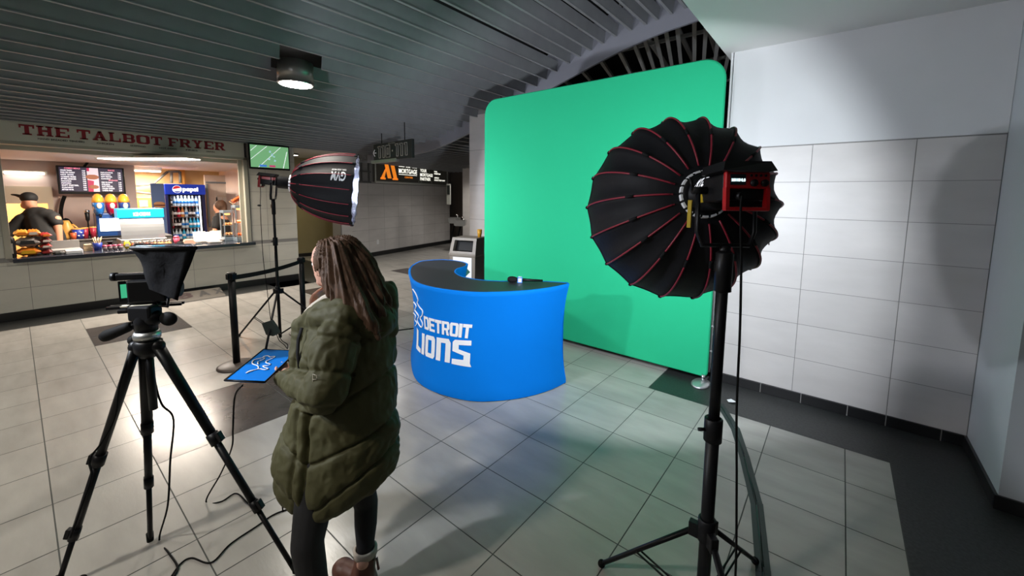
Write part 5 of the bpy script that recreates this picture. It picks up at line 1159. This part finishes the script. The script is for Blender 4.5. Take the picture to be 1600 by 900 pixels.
cup('stacked_cups', (BX+.15, yB(130.5), BT+.0), .045, .19, 'cup_red', 'red tub left of the black lever on the back counter', 'jug')
cup('stacked_cups', (BX+.15, yB(143), BT+.0), .045, .20, 'cup_red', 'red tub right of the black lever on the back counter', 'jug')
mb = MB(); c = (BX+.1, yB(136.8), BT); mb.lathe([(.001, 0), (.05, 0), (.05, .02), (.015, .04), (.012, .30), (.028, .34), (.034, .47), (.001, .48)], c, n=18); q = tag(mb.build('tap_lever', 'black_plastic'), 'black tap lever with a chrome cap beside the slush machine', 'tap')
mb = MB(); mb.lathe([(.001, .478), (.036, .478), (.038, .50), (.02, .52), (.001, .52)], c, n=18); mb.build('cap', 'chrome', q)
# slush machine
mat('tank_blue', srgb(40, 120, 200), .25); mat('tank_red', srgb(165, 20, 55), .25); mat('tank_navy', srgb(30, 75, 150), .25); mat('lid_orange', srgb(240, 170, 60), .35, emit=srgb(240, 160, 50), estr=.25); mat('panel_lit', (1, 1, 1), .4, emit=(.85, .95, 1), estr=2.2); mat('machine_blue', srgb(30, 70, 130), .4)
y0, y1 = yB(149), yB(207); z0 = zB(372); z1 = zB(337)
t = thing('slush_machine', 'three tank slush drink machine with orange lids and a glowing white panel', 'drink machine', (BX, (y0+y1)/2, BT))
mb = MB(); mb.box((BX-.25, y0, BT), (BX+.16, yB(186), zB(333)), bev=.02); mb.box((BX-.25, yB(186), BT), (BX+.10, y1, zB(333)), bev=.02); mb.build('body', 'machine_blue', t)
mb = MB(); mb.box((BX+.16, yB(154), zB(361)), (BX+.185, yB(182), zB(341)), bev=.006); mb.build('lit_panel', 'panel_lit', t)
mb = MB(); mb.box((BX+.10, yB(153), BT), (BX+.26, yB(183), BT+.03), bev=.004); mb.build('drip_tray', 'black_plastic', t)
for k, (px, mm) in enumerate(((155, 'tank_blue'), (175, 'tank_red'), (195, 'tank_navy'))):
    c = yB(px); r = (yB(185)-yB(166))/2*.98; zz0, zz1 = zB(333), zB(316)
    mb = MB(); R = []
    for z_, k_ in ((zz0-.03, .55), (zz0+.03, .85), (zz0+.10, 1), (zz1, 1.0)):
        R.append([Vector((BX+.12+.16*math.cos(a)*k_, c+r*math.sin(a)*k_, z_)) for a in [2*PI*j/20 for j in range(20)]])
    mb.rings(R); tk = mb.build('tank', mm, t)
    mb = MB(); R = []
    for z_, k_ in ((zz1, 1.02), (zz1+.05, .98), (zz1+.11, .80), (zz1+.15, .45), (zz1+.16, .1)): R.append([Vector((BX+.12+.16*math.cos(a)*k_, c+r*math.sin(a)*k_, z_)) for a in [2*PI*j/20 for j in range(20)]])
    mb.rings(R); mb.build('lid', 'lid_orange', tk)
    mb = MB(); mb.ball((BX+.275, c, zz1-.06), (.012, r*.45, .055), 12); mb.build('emblem', 'print_pale', tk)
    mb = MB(); mb.tube([(BX+.24, c, zz0-.02), (BX+.31, c, zz0-.03), (BX+.31, c, zz0-.07)], .018, 8); mb.build('spout', 'black_plastic', tk)
# display case with cyan header
mat('cyan_lit', srgb(0, 150, 210), .4, emit=srgb(20, 175, 225), estr=.95); mat('case_glass', (.25, .26, .27), .12, metal=.3); mat('cyan_text', (1, 1, 1), .4, emit=(.9, 1, 1), estr=1.1)
DX = -9.75
y0, y1 = Yat(184, DX), Yat(257, DX); zd = lambda py: gx(220, py, DX).z
t = thing('ice_cream_case', 'counter display case with a glowing cyan header and curved glass', 'display case', (DX, (y0+y1)/2, CT))
mb = MB(); mb.box((DX-.30, y0, zd(340)), (DX+.03, y1, zd(326)), bev=.01); hd = mb.build('header', 'cyan_lit', t)
mb = MB(); text_on(mb, 'ICE CREAM', (DX+.032, lerp(y0, y1, .33), zd(337)), (0, (y1-y0)*.36, 0), (0, 0, .06), .05); mb.build('lettering', 'cyan_text', hd)
mb = MB(); R = []
for k in range(9):
    a = PI/2*k/8; xx = DX-.02+.12*math.sin(a)*1; zz = zd(340)-(zd(340)-CT-.10)*(1-math.cos(a)); 
    R.append([(DX-.28, y0+.02, zz), (DX-.28, y1-.02, zz), (xx, y1-.02, zz), (xx, y0+.02, zz)])
mb.rings(R, smooth=False); mb.build('glass', 'case_glass', t)
mb = MB(); mb.box((DX-.30, y0, 0), (DX+.12, y1, CT+.10), bev=.01); mb.build('base', 'steel', t)
# small goods on the serving counter
X = -9.05
def yy(px): return Yat(px, X)
mb = MB(); mb.box((X-.22, yy(128), CT), (X-.08, yy(142), CT+.05), bev=.004); mb.box((X-.21, yy(129), CT+.052), (X-.09, yy(141), CT+.10), bev=.004); tag(mb.build('napkin_box', 'kraft'), 'beige napkin box on a dark tray behind the counter edge', 'box')
c = Vector((X-.06, yy(150), CT)); t = cup('utensil_cup', c, .055, .12, 'cup_blue', 'blue cup filled with beige stirrers on the counter')
mb = MB()
for k in range(9): a = k*.7; mb.tube([c+Vector((.02*math.cos(a), .02*math.sin(a), .06)), c+Vector((.045*math.cos(a), .05*math.sin(a), .19+.012*(k % 3)))], .006, 5)
mb.build('stirrers', 'kraft', t)
mat('berry', srgb(150, 50, 80), .4); mat('clear_cup', srgb(120, 105, 110), .2)
for k, px in enumerate((160, 168, 176, 184)):
    c = (X+.04, yy(px), CT); t = thing('berry_cup', 'small clear cup of pink berries in the row on the counter', 'cup', c, 'berry cups in a row'); mb = MB(); mb.lathe([(.001, 0), (.026, 0), (.033, .06), (.001, .06)], c, n=16); mb.build('cup_body', 'clear_cup', t); mb = MB(); mb.ball((c[0], c[1], CT+.068), (.034, .034, .022), 14); mb.build('berries', 'berry', t)
mb = MB(); mb.box((X-.10, yy(166), CT), (X-.02, yy(173), CT+.12), bev=.006); mb.box((X-.12, yy(164), CT+.12), (X, yy(175), CT+.135), bev=.004); tag(mb.build('straw_holder', 'black_plastic'), 'small black straw holder behind the berry cups', 'holder')
bag(Vector((X+.02, yy(195), CT+.002)), .085, .07, .13, ('bag_yellow', 'print_pale'), 'bright yellow snack packet right of the berry cups')
mat('brownfood', srgb(140, 70, 50), .5); mat('pretz', srgb(185, 135, 85), .5)
rnd = random.Random(4)
for k in range(11):
    px = 205+k*5.8; c = Vector((X-.02+.05*(k % 2), yy(px), CT+.0)); t = thing('treat_bag', ['small clear bag of red brown treats in the row behind the prompter hood', 'small clear bag of golden treats in the row left of the pink cup'][k > 5], 'bag', c, ['red brown treat bags', 'golden treat bags'][k > 5])
    mb = MB(); mb.ball(c+Vector((0, 0, .042)), (.04, .028, .042), 14); mb.build('contents', 'brownfood' if k <= 5 else 'pretz', t)
    mb = MB(); mb.lathe([(.012, .078), (.008, .088), (.022, .112), (.020, .112), (.006, .090)], c, n=12); mb.build('bag_top', 'print_pale', t)
mat('pink_cup', srgb(200, 80, 105), .35)
c = (X-.05, yy(275), CT); mb = MB(); mb.lathe([(.001, 0), (.032, 0), (.045, .13), (.001, .135)], c, n=18); mb.lathe([(.001, .17), (.028, .165), (.046, .132)], c, n=18); tag(mb.build('smoothie_cup', 'pink_cup'), 'pink smoothie cup with a domed lid on the counter in front of the fridge', 'cup')
mb = MB(); c = Vector((X+.02, yy(279), CT)); mb.ball(c+Vector((0, 0, .035)), (.06, .05, .035), 14); mb.box((-.03, -.03, .05), (.03, .03, .075), Matrix.Translation(c), bev=.008); tag(mb.build('folded_cloth', 'black_fabric'), 'crumpled black cloth on the counter below the pink cup', 'cloth')
mat('brown_paper', srgb(176, 140, 120), .75)
mb = MB(); c = Vector((X, yy(293), CT+.001)); mb.prism([c+Vector(v) for v in ((.05, -.09, 0), (.05, .10, 0), (.03, .06, .085), (.03, -.06, .085))], (-.10, 0, 0)); mb.prism([c+Vector(v) for v in ((.028, -.06, .085), (.028, .06, .085), (.0, .055, .098), (.0, -.055, .098))], (-.03, 0, 0)); tag(mb.build('paper_bag', 'brown_paper'), 'brown paper bag lying left of the open takeout boxes', 'bag')
mat('foam', srgb(222, 216, 208), .6)
def clam(px, X_, lab, s=1, ang=.9):
    c = Vector((X_, Yat(px, X_), CT)); t = thing('takeout_box', lab, 'takeout box', c); w_, d_ = .10*s, .09*s
    mb = MB(); mb.rings([[c+Vector((sx*d_*k_, sy*w_*k_, z)) for sx, sy in ((-1, -1), (1, -1), (1, 1), (-1, 1))] for z, k_ in ((0, .82), (.035, 1), (.035, .93), (.006, .78))], smooth=False); mb.build('tray', 'foam', t)
    h = c+Vector((-d_, 0, .036)); dx = Vector((-math.cos(ang), 0, math.sin(ang))); n_ = Vector((math.sin(ang), 0, math.cos(ang)))
    mb = MB(); mb.rings([[h+dx*(d_+sx*d_*k_)-n_*z+Vector((0, sy*w_*k_, 0)) for sx, sy in ((-1, -1), (1, -1), (1, 1), (-1, 1))] for z, k_ in ((.0, 1), (.03, .84))], smooth=False); mb.build('lid', 'foam', t)
clam(333, -9.0, 'open white takeout box near the right end of the counter, in front', 1.0, 1.15); clam(313, -9.22, 'open white takeout box behind, left of the front one', .95, 1.3); clam(338, -9.35, 'open white takeout box behind the front one on the right', .9, 1.5)
mb = MB(); c = Vector((X+.02, yy(306), CT)); mb.box((-.05, -.06, 0), (.05, .06, .012), Matrix.Translation(c), bev=.003); mb.box((-.03, -.04, .012), (.03, .04, .02), Matrix.Translation(c), bev=.002); tag(mb.build('foil_tray', 'chrome'), 'shiny foil tray with blue reflections left of the takeout boxes', 'tray')
# warming cabinets at the right end
mat('warm_glow', (1, .5, .2), .5, emit=(1, .42, .14), estr=2.0); mat('frame_grey', srgb(120, 135, 145), .4, metal=.4); mat('glass_pane', (.75, .68, .62), .08, trans=.0, alpha=.35)
def warmer(px0, px1, py0, X_, lab, fm):
    a, b = Yat(px0, X_), Yat(px1, X_); z1 = gx((px0+px1)/2, py0, X_).z; t = thing('food_warmer', lab, 'food warmer', (X_, (a+b)/2, CT)); D_ = .24
    mb = MB(); mb.box((X_-D_, a, CT+.0), (X_, b, CT+.07), bev=.006); mb.build('base', 'frame_grey', t); mb = MB(); mb.box((X_-D_, a, z1-.05), (X_, b, z1), bev=.006); mb.build('top', 'frame_grey', t)
    for yv in (a, b-.015):
        for xv in (X_-D_, X_-.015): mb = MB(); mb.box((xv, yv, CT+.07), (xv+.015, yv+.015, z1-.05)); mb.build('post', 'frame_grey', t)
    for k in range(2):
        zz = CT+.10+(z1-CT-.2)*k*.5; mb = MB(); mb.box((X_-D_+.02, a+.02, zz), (X_-.02, b-.02, zz+.008)); sh2 = mb.build('shelf', 'chrome', t)
        mb = MB()
        for j in range(5): mb.ball((X_-.08-.04*(j % 2), lerp(a+.04, b-.04, j/4), zz+.032), (.035, .026, .026), 10)
        mb.build('food', fm, sh2)
    mb = MB(); mb.box((X_-.16, (a+b)/2-.04, z1-.09), (X_-.08, (a+b)/2+.04, z1-.052), bev=.01); mb.build('heat_lamp', 'warm_glow', t)
    return t
mat('orange_food', srgb(215, 95, 40), .5)
warmer(369, 386, 321, -9.02, 'tall narrow grey framed food warmer against the right jamb of the stall', 'orange_food')
warmer(350, 368, 329, -9.25, 'glass food warmer with golden snacks left of the grey framed one', 'pretz')
area_lamp('light_source', bpy.data.objects['food_warmer'], Matrix.Translation((-9.1, Yat(377, -9.05), 1.30)), .08, 3, (1, .5, .25))
t = thing('pizza_tray', 'tray of orange lit food held up at the right end of the stall', 'tray', gx(371, 311, -9.3))
a = gx(362, 317, -9.3); b = gx(378, 308, -9.3); mb = MB(); mb.prism([a+Vector((.1, 0, -.03)), b+Vector((.1, 0, -.02)), b+Vector((-.16, 0, .03)), a+Vector((-.16, 0, .02))], (0, 0, .015)); mb.build('tray_plate', 'chrome', t)
mb = MB()
for j in range(5): mb.ball(a.lerp(b, .15+.17*j)+Vector((-.02, 0, .03)), (.08, .026, .02), 10)
mb.build('food', 'orange_food', t)
mb = MB(); mb.tube([b+Vector((-.1, .02, 0)), b+Vector((-.12, .06, .35)), b+Vector((-.12, .06, .95))], .008, 6); mb.build('hanger', 'black_metal', t)
# menu screen
MX = -11.62
q = [gx(92, 303, MX), gx(197, 303, MX), gx(197, 263, MX), gx(90, 261, MX)]; ya, yb_, za_, zb_ = q[0].y, q[1].y, q[0].z, q[2].z
mat('menu_face', srgb(50, 44, 70), .4, emit=srgb(50, 42, 72), estr=.5); mat('menu_pink', (1, .5, .6), .4, emit=srgb(225, 110, 140), estr=1.0); mat('menu_text', (1, 1, 1), .4, emit=(.92, .9, 1), estr=1.1); mat('menu_photo', srgb(225, 205, 215), .4, emit=srgb(225, 205, 215), estr=.9); mat('burger', srgb(170, 110, 80), .5, emit=srgb(190, 120, 90), estr=.6); mat('menu_crimson', srgb(190, 30, 80), .4, emit=srgb(190, 40, 90), estr=.7)
t = thing('menu_screen', 'wide dark digital menu screen hanging over the back counter', 'screen', (MX, (ya+yb_)/2, za_))
mb = MB(); mb.box((MX-.07, ya, za_), (MX, yb_, zb_), bev=.006); mb.build('casing', 'black_plastic', t)
mb = MB(); mb.tube([(MX-.05, lerp(ya, yb_, .4), zb_), (MX-.05, lerp(ya, yb_, .48), zb_+.12)], .02, 8); mb.box((SW+.0, lerp(ya, yb_, .35), lerp(za_, zb_, .4)), (MX-.07, lerp(ya, yb_, .6), lerp(za_, zb_, .7))); mb.build('bracket', 'black_metal', t)
ms = lambda u, v, l=.0: Vector((MX+.002+l, lerp(ya+.03, yb_-.03, u), lerp(za_+.05, zb_-.025, v)))
mb = MB(); mb.quad(ms(0, 0), ms(1, 0), ms(1, 1), ms(0, 1)); sc = mb.build('display', 'menu_face', t)
mb = MB(); mb.quad(ms(.42, .0, .002), ms(.60, .0, .002), ms(.60, 1, .002), ms(.42, 1, .002)); mb.build('photo_column', 'menu_photo', sc)
mb = MB(); mb.quad(ms(.42, .0, .004), ms(.50, .0, .004), ms(.52, .45, .004), ms(.42, .5, .004)); mb.quad(ms(.42, .86, .004), ms(.46, .86, .004), ms(.46, 1, .004), ms(.42, 1, .004)); mb.build('photo_red', 'menu_crimson', sc)
mb = MB(); mb.ball(ms(.50, .62, .004), (.003, .09, .05), 12); mb.ball(ms(.51, .2, .004), (.003, .07, .04), 12); mb.build('food_picture', 'burger', sc)
mb = MB(); rnd = random.Random(3); words = ['CHICKEN TENDERS', 'FRIED FISH BASKET', 'HOT DOG', 'CHEESE FRIES', 'FRIES', 'NACHOS', 'POPCORN', 'SOFT PRETZEL', 'CANDY', 'BOTTLED WATER']
def mt(tx, u, v, w_, h): text_on(mb, tx, ms(u, v, .004), ms(u+w_, v, .004)-ms(u, v, .004), ms(u, v+h, .004)-ms(u, v, .004), .03, .001)
for k in range(10):
    v = .84-.088*k; mt(words[k], .02, v, .14+.14*rnd.random(), .055); mt('9.00', .345, v, .05, .055)
for k in range(4): mt(words[(k+5) % 10], .64, .80-.088*k, .12+.08*rnd.random(), .055); mt('7.00', .92, .80-.088*k, .05, .055)
for k in range(5): mt(words[(k*3+1) % 10], .64, .38-.088*k, .12+.1*rnd.random(), .055); mt('5.00', .92, .38-.088*k, .05, .055)
mb.build('menu_lettering', 'menu_text', sc)
mb = MB(); mt('COMBO MEALS', .08, .93, .24, .06); mt('SNACKS', .76, .90, .11, .06); mt('BEVERAGES', .76, .47, .15, .06); mb.build('menu_headings', 'menu_pink', sc)
mb = MB(); P = catmull([gx(101, 306, -11.7), gx(97, 318, -11.7), gx(95, 332, -11.65), gx(97, 345, -11.5), gx(104, 343, -11.5), gx(112, 352, -11.4)], 6); mb.tube(P, .028, 8); tag(mb.build('conduit', 'black_rubber'), 'thick black hose hanging down below the menu screen', 'hose')
# fridge with bottles
FXX = -12.15
fa, fb = gx(258, 330, FXX), gx(322, 330, FXX); ft = gx(290, 288, FXX).z; ya, yb_ = fa.y+.02, fb.y; m = Matrix.Identity(4)
mat('fridge_blue', srgb(20, 50, 150), .35, emit=srgb(15, 50, 165), estr=.55); mat('fridge_side', srgb(24, 34, 90), .4); mat('fridge_in', srgb(70, 66, 76), .5); mat('fridge_led', (1, 1, 1), .5, emit=(.85, .9, 1), estr=5); mat('logo_lit', (1, 1, 1), .4, emit=(1, 1, 1), estr=1.2); mat('logo_red', srgb(215, 40, 60), .4, emit=srgb(215, 40, 60), estr=.5)
t = thing('drinks_fridge', 'tall blue drinks fridge with a lit soda header and glass door full of bottles', 'fridge', (FXX-.3, (ya+yb_)/2, 0))
hz0 = gx(290, 304, FXX).z
mb = MB(); mb.box((FXX-.6, ya, 0), (FXX-.56, yb_, ft-.02)); mb.box((FXX-.6, ya, 0), (FXX, ya+.06, ft-.02)); mb.box((FXX-.6, yb_-.09, 0), (FXX, yb_, ft-.02)); mb.box((FXX-.6, ya, 0), (FXX, yb_, .35)); mb.box((FXX-.6, ya, hz0), (FXX, yb_, ft-.02)); mb.build('cabinet', 'fridge_side', t)
mb = MB(); mb.box((FXX-.55, ya+.06, .35), (FXX-.53, yb_-.09, hz0)); mb.build('lining', 'fridge_in', t)
mb = MB(); mb.box((FXX-.02, ya-.01, hz0), (FXX+.035, yb_+.01, ft), bev=.015); hd = mb.build('header', 'fridge_blue', t)
mb = MB(); text_on(mb, 'pepsi', (FXX+.037, lerp(ya, yb_, .42), hz0+.045), (0, (yb_-ya)*.40, 0), (0, 0, .13), .05); mb.build('header_lettering', 'logo_lit', hd)
cg = Vector((FXX+.04, lerp(ya, yb_, .29), (hz0+ft)/2)); R_ = .085
mb = MB(); n = 24; P = [cg+Vector((0, R_*math.cos(a), R_*math.sin(a))) for a in [2*PI*k/n for k in range(n)]]; mb.prism(P, (.002, 0, 0)); gl = mb.build('globe', 'logo_lit', hd)
mb = MB(); P = [cg+Vector((.003, R_*.92*math.cos(a), R_*.92*math.sin(a))) for a in [math.radians(25+k*12) for k in range(14)]]; mb.prism(P, (.001, 0, 0)); mb.build('globe_red', 'logo_red', gl)
mb = MB(); P = [cg+Vector((.003, R_*.92*math.cos(a), R_*.92*math.sin(a))) for a in [math.radians(215+k*10) for k in range(12)]]; mb.prism(P, (.001, 0, 0)); mb.build('globe_blue', 'fridge_blue', gl)
mb = MB(); mb.box((FXX-.06, yb_-.115, .40), (FXX-.03, yb_-.09, hz0-.03)); mb.build('light_strip', 'fridge_led', t)
area_lamp('light_source', t, Matrix.Translation((FXX-.10, (ya+yb_)/2, hz0-.03)), .3, 5, (.85, .9, 1))
mb = MB(); 
for (a_, b_) in (((ya+.05, .36), (ya+.085, hz0)), ((yb_-.10, .36), (yb_-.075, hz0)), ((ya+.05, .36), (yb_-.075, .39)), ((ya+.05, hz0-.03), (yb_-.075, hz0))): mb.box((FXX+.0, a_[0], a_[1]), (FXX+.03, b_[0], b_[1]))
dr = mb.build('door_frame', 'black_plastic', t); mb = MB(); mb.box((FXX+.03, ya+.09, 1.0), (FXX+.055, ya+.11, 1.35), bev=.004); mb.build('door_handle', 'chrome', dr)
BM = ['bottle_cola', 'bottle_water', 'bottle_red', 'bottle_cyan', 'bottle_orange']
for nm, c in zip(BM, (srgb(40, 24, 24), srgb(190, 205, 215), srgb(170, 30, 50), srgb(40, 160, 205), srgb(205, 130, 60))): mat(nm, c, .15)
protos = {}
sh_z = [.68, .94, 1.20, 1.46]
for si, z in enumerate(sh_z):
    mb = MB(); mb.box((FXX-.53, ya+.06, z-.012), (FXX-.05, yb_-.09, z)); mb.build('shelf', 'chrome', t)
    for k in range(8):
        mt_ = [['bottle_water', 'bottle_water', 'bottle_water', 'bottle_cyan', 'bottle_water', 'bottle_water', 'bottle_cyan', 'bottle_water'], ['bottle_red', 'bottle_cola', 'bottle_cola', 'bottle_water', 'bottle_water', 'bottle_cyan', 'bottle_cyan', 'bottle_cyan'], ['bottle_cola', 'bottle_cola', 'bottle_red', 'bottle_orange', 'bottle_water', 'bottle_cola', 'bottle_cola', 'bottle_water'], ['bottle_cola', 'bottle_water', 'bottle_water', 'bottle_water', 'bottle_water', 'bottle_water', 'bottle_water', 'bottle_water']][si][k]
        y = lerp(ya+.11, yb_-.15, k/7); cw = mt_.split('_')[1]
        lab = {'cola': 'dark cola bottle', 'water': 'clear water bottle', 'red': 'red drink bottle', 'cyan': 'bright blue drink bottle', 'orange': 'orange drink bottle'}[cw]+' on the '+['bottom', 'second', 'third', 'top'][si]+' shelf of the drinks fridge'
        if mt_ not in protos:
            b = thing('drink_bottle', lab, 'bottle', (FXX-.12, y, z), lab)
            mb = MB(); mb.lathe([(.001, .002), (.030, .002), (.033, .02), (.033, .12), (.031, .15), (.014, .20), (.013, .225), (.001, .225)], (FXX-.12, y, z), n=14); mb.build('bottle_body', mt_, b)
            mb = MB(); mb.lathe([(.001, .225), (.0155, .225), (.0155, .245), (.001, .245)], (FXX-.12, y, z), n=12); mb.build('cap', 'white_print' if cw != 'cola' else 'bottle_red', b)
            mb = MB(); mb.lathe([(.0335, .06), (.0342, .06), (.0342, .115), (.0335, .115)], (FXX-.12, y, z), n=14); mb.build('label', 'white_print' if cw != 'water' else 'tank_blue', b); protos[mt_] = b
        else:
            b = copy_tree(protos[mt_], (FXX-.12, y, z)); b['label'] = lab; b['group'] = lab
# poster and framework left of the fridge
mat('poster_blue', srgb(80, 110, 160), .5)
a, b = gx(238, 325, -12.0), gx(256, 287, -12.0)
t = thing('food_poster', 'blue poster with a burger picture left of the drinks fridge', 'poster', (-12, (a.y+b.y)/2, a.z)); mb = MB(); mb.box((-12.03, a.y, .6), (-12.0, b.y, b.z)); mb.build('panel', 'poster_blue', t)
mb = MB(); c = Vector((-11.998, (a.y+b.y)/2+.01, a.z+.06)); mb.ball(c+Vector((0, 0, .03)), (.006, .10, .05), 12); mb.ball(c+Vector((0, 0, -.03)), (.006, .10, .025), 12); mb.build('bun', 'pretz', t)
mb = MB(); mb.ball(c, (.008, .105, .022), 12); mb.build('patty', 'bag_maroon', t)
mat('orange_box', srgb(200, 130, 60), .6)
mb = MB(); a, b = gx(213, 326, -12.6), gx(236, 305, -12.6); mb.box((-12.8, a.y, .9), (-12.6, b.y, b.z-.05), bev=.01); o = tag(mb.build('storage_shelf', 'orange_box'), 'orange brown storage boxes stacked right of the slush machine', 'boxes')
mb = MB(); mb.box((-12.602, a.y+.06, a.z+.04), (-12.595, a.y+.2, b.z-.12)); mb.build('label', 'print_pale', o)
mb = MB()
for p, q in (((212, 290), (240, 287)), ((212, 300), (238, 303)), ((240, 287), (262, 268)), ((262, 268), (281, 268)), ((281, 268), (282, 286)), ((268, 268), (268, 286))): mb.tube([gx(*p, -12.9), gx(*q, -12.9)], .03, 6)
tag(mb.build('duct_frame', 'grille'), 'dark metal duct frame over the drinks fridge', 'frame')
mb = MB()
for px in (289, 292.5): mb.cyl((-13.1, Yat(px, -13.1), 1.9), (-13.1, Yat(px, -13.1), 2.34), .035)
tag(mb.build('wall_pipe', 'jug'), 'yellowish twin pipes on the rear wall right above the fridge', 'pipe')
# service door with notices
mat('stall_panel', srgb(206, 190, 172), .6)
PX_ = -12.7
mb = MB(); a, b = Yat(324, PX_), Yat(366, PX_); mb.box((PX_-.06, a, 0), (PX_, b, gx(340, 274, PX_).z), bev=.01)
d_ = mb.build('door_1', 'stall_panel'); tag(d_, kind='structure')
mb = MB(); mb.box((PX_, a+.02, .9), (PX_+.03, a+.06, 2.0)); mb.box((PX_, a+.02, 2.02), (PX_+.03, b, 2.06)); mb.build('door_frame', 'frame_grey', d_)
for k, (x0, x1, y0_, y1_) in enumerate(((329, 338, 282, 330), (339, 349, 288, 305), (350, 357, 288, 306), (338, 347, 308, 318), (349, 357, 308, 316))):
    p, q = gx(x0, y1_, PX_+.012), gx(x1, y0_, PX_+.012); mb = MB(); mb.box((PX_+.002, p.y, p.z), (PX_+.008, q.y, q.z), bev=.001); mb.box((PX_+.008, p.y+.02, q.z-.05), (PX_+.011, q.y-.02, q.z-.035))
    tag(mb.build('paper_notice', 'print_pale'), ['tall pale notice at the left of the service door', 'small notice at the top centre of the service door', 'small notice at the top right of the service door', 'small notice below the top centre one on the service door', 'small notice below the top right one on the service door'][k], 'notice')
# workers
mat('tee_black', (.012, .012, .012), .8); mat('cap_black', (.01, .01, .01), .7); mat('apron', srgb(190, 140, 100), .7)
def wk(px, py, d=6.55): return gd(px, py, d)
c0 = wk(60, 370); t = thing('person', 'worker in a black cap and black tee shirt bending to the left behind the counter', 'person', (c0.x, c0.y, 0))
hh = wk(46, 318)
blob('body', [('e', hh, (.095, .085, .12)), ('e', wk(39, 321), (.05, .05, .06)), ('c', [(wk(36, 318), .012), (wk(33, 320), .013)]), ('c', [(hh, .06), (wk(56, 330), .065), (wk(66, 345), .12)]), ('c', [(wk(88, 342), .06), (wk(91, 362), .05), (wk(93, 384), .042), (wk(88, 398), .04)]),
              ('c', [(wk(30, 350, 6.4), .06), (wk(14, 362, 6.3), .045), (wk(6, 375, 6.25), .04)]), ('c', [(wk(65, 360), .16), (wk(74, 400), .17), (wk(74, 430), .17)]), ('c', [(wk(68, 430, 6.5), .10), (Vector((wk(68, 430, 6.5).x, wk(68, 430, 6.5).y, .05)), .06)]), ('c', [(wk(80, 430, 6.6), .10), (Vector((wk(80, 430, 6.6).x, wk(80, 430, 6.6).y, .05)), .06)]),
              ('c', [(wk(88, 398), .03), (wk(86, 403), .022)]), ('c', [(wk(90, 398), .03), (wk(91, 404), .02)])], .012, 'skin_tan', t, 2)
blob('shirt', [('c', [(wk(50, 334), .10), (wk(64, 346), .19), (wk(74, 372), .21), (wk(76, 400), .20)]), ('c', [(wk(38, 345, 6.45), .12), (wk(20, 358, 6.35), .09), (wk(12, 366, 6.3), .07)]), ('c', [(wk(72, 338), .13), (wk(82, 340), .10), (wk(88, 348), .08)]), ('c', [(wk(60, 338), .16), (wk(36, 350), .14)])], .014, 'tee_black', t, 9)
blob('trousers', [('c', [(wk(75, 405), .20), (wk(68, 430, 6.5), .12), (Vector((wk(68, 430, 6.5).x, wk(68, 430, 6.5).y, .10)), .08)]), ('c', [(wk(75, 405), .20), (wk(80, 430, 6.6), .12), (Vector((wk(80, 430, 6.6).x, wk(80, 430, 6.6).y, .10)), .08)])], .016, 'tee_black', t, 2)
blob('cap', [('e', wk(45, 309), (.115, .10, .095)), ('c', [(wk(38, 309), .035), (wk(26, 305), .022), (wk(18, 304), .014)])], .010, 'cap_black', t, 2)
def w2(px, py, d=8.6): return gd(px, py, d)
c0 = w2(345, 370); t = thing('person', 'worker in black with dark hair looking down beside the drinks fridge', 'person', (c0.x, c0.y, 0))
hh = w2(341, 325)
blob('body', [('e', hh, (.09, .085, .12)), ('c', [(hh, .06), (w2(344, 338), .07), (w2(346, 350), .13)]), ('c', [(w2(346, 345), .13), (w2(347, 380), .14), (w2(347, 395), .14)]), ('c', [(w2(338, 345, 8.5), .055), (w2(336, 358, 8.4), .045), (w2(335, 366, 8.3), .04)]), ('c', [(w2(344, 398, 8.55), .09), (Vector((w2(344, 398).x, w2(344, 398).y-.06, .05)), .06)]), ('c', [(w2(350, 398, 8.65), .09), (Vector((w2(350, 398).x, w2(350, 398).y+.06, .05)), .06)])], .014, 'skin_tan', t, 2)
blob('clothing', [('c', [(w2(344, 338), .10), (w2(345, 350), .17), (w2(347, 375), .17), (w2(347, 398), .17)]), ('c', [(w2(339, 342, 8.5), .08), (w2(337, 354, 8.4), .065)]), ('c', [(w2(344, 398, 8.55), .12), (Vector((w2(344, 398).x, w2(344, 398).y-.06, .08)), .08)]), ('c', [(w2(350, 398, 8.65), .12), (Vector((w2(350, 398).x, w2(350, 398).y+.06, .08)), .08)])], .016, 'tee_black', t, 2)
blob('hair', [('e', w2(345, 321), (.115, .11, .12)), ('c', [(w2(349, 322), .07), (w2(351, 332), .05)])], .010, 'hair', t, 2)
# added downlights of the same kind, for fill light
for k, (x, y, z, p) in enumerate(((-5.2, -2.0, 3.06, DOWN), (-2.2, -2.2, 3.9, DOWN*2.2), (.35, .3, 3.115, DOWN*1.15), (.6, -2.4, 3.115, DOWN*.6))):
    downlight(x, y, z, 'added round ceiling downlight behind the photographer', p)
for x, y in ((-7.6, 4.9), (-8.6, 8.6), (-8.2, 11.6), (-10.9, 4.4)):  # added fixtures that brighten the concourse
    downlight(x, y, (2.66 if y > 5 else 2.74) if x > -10 else 2.75, 'added round ceiling downlight further along the concourse', DOWN*(.62 if x > -10 else .22), col=(1, .95, .88) if x > -10 else (1, .85, .5))
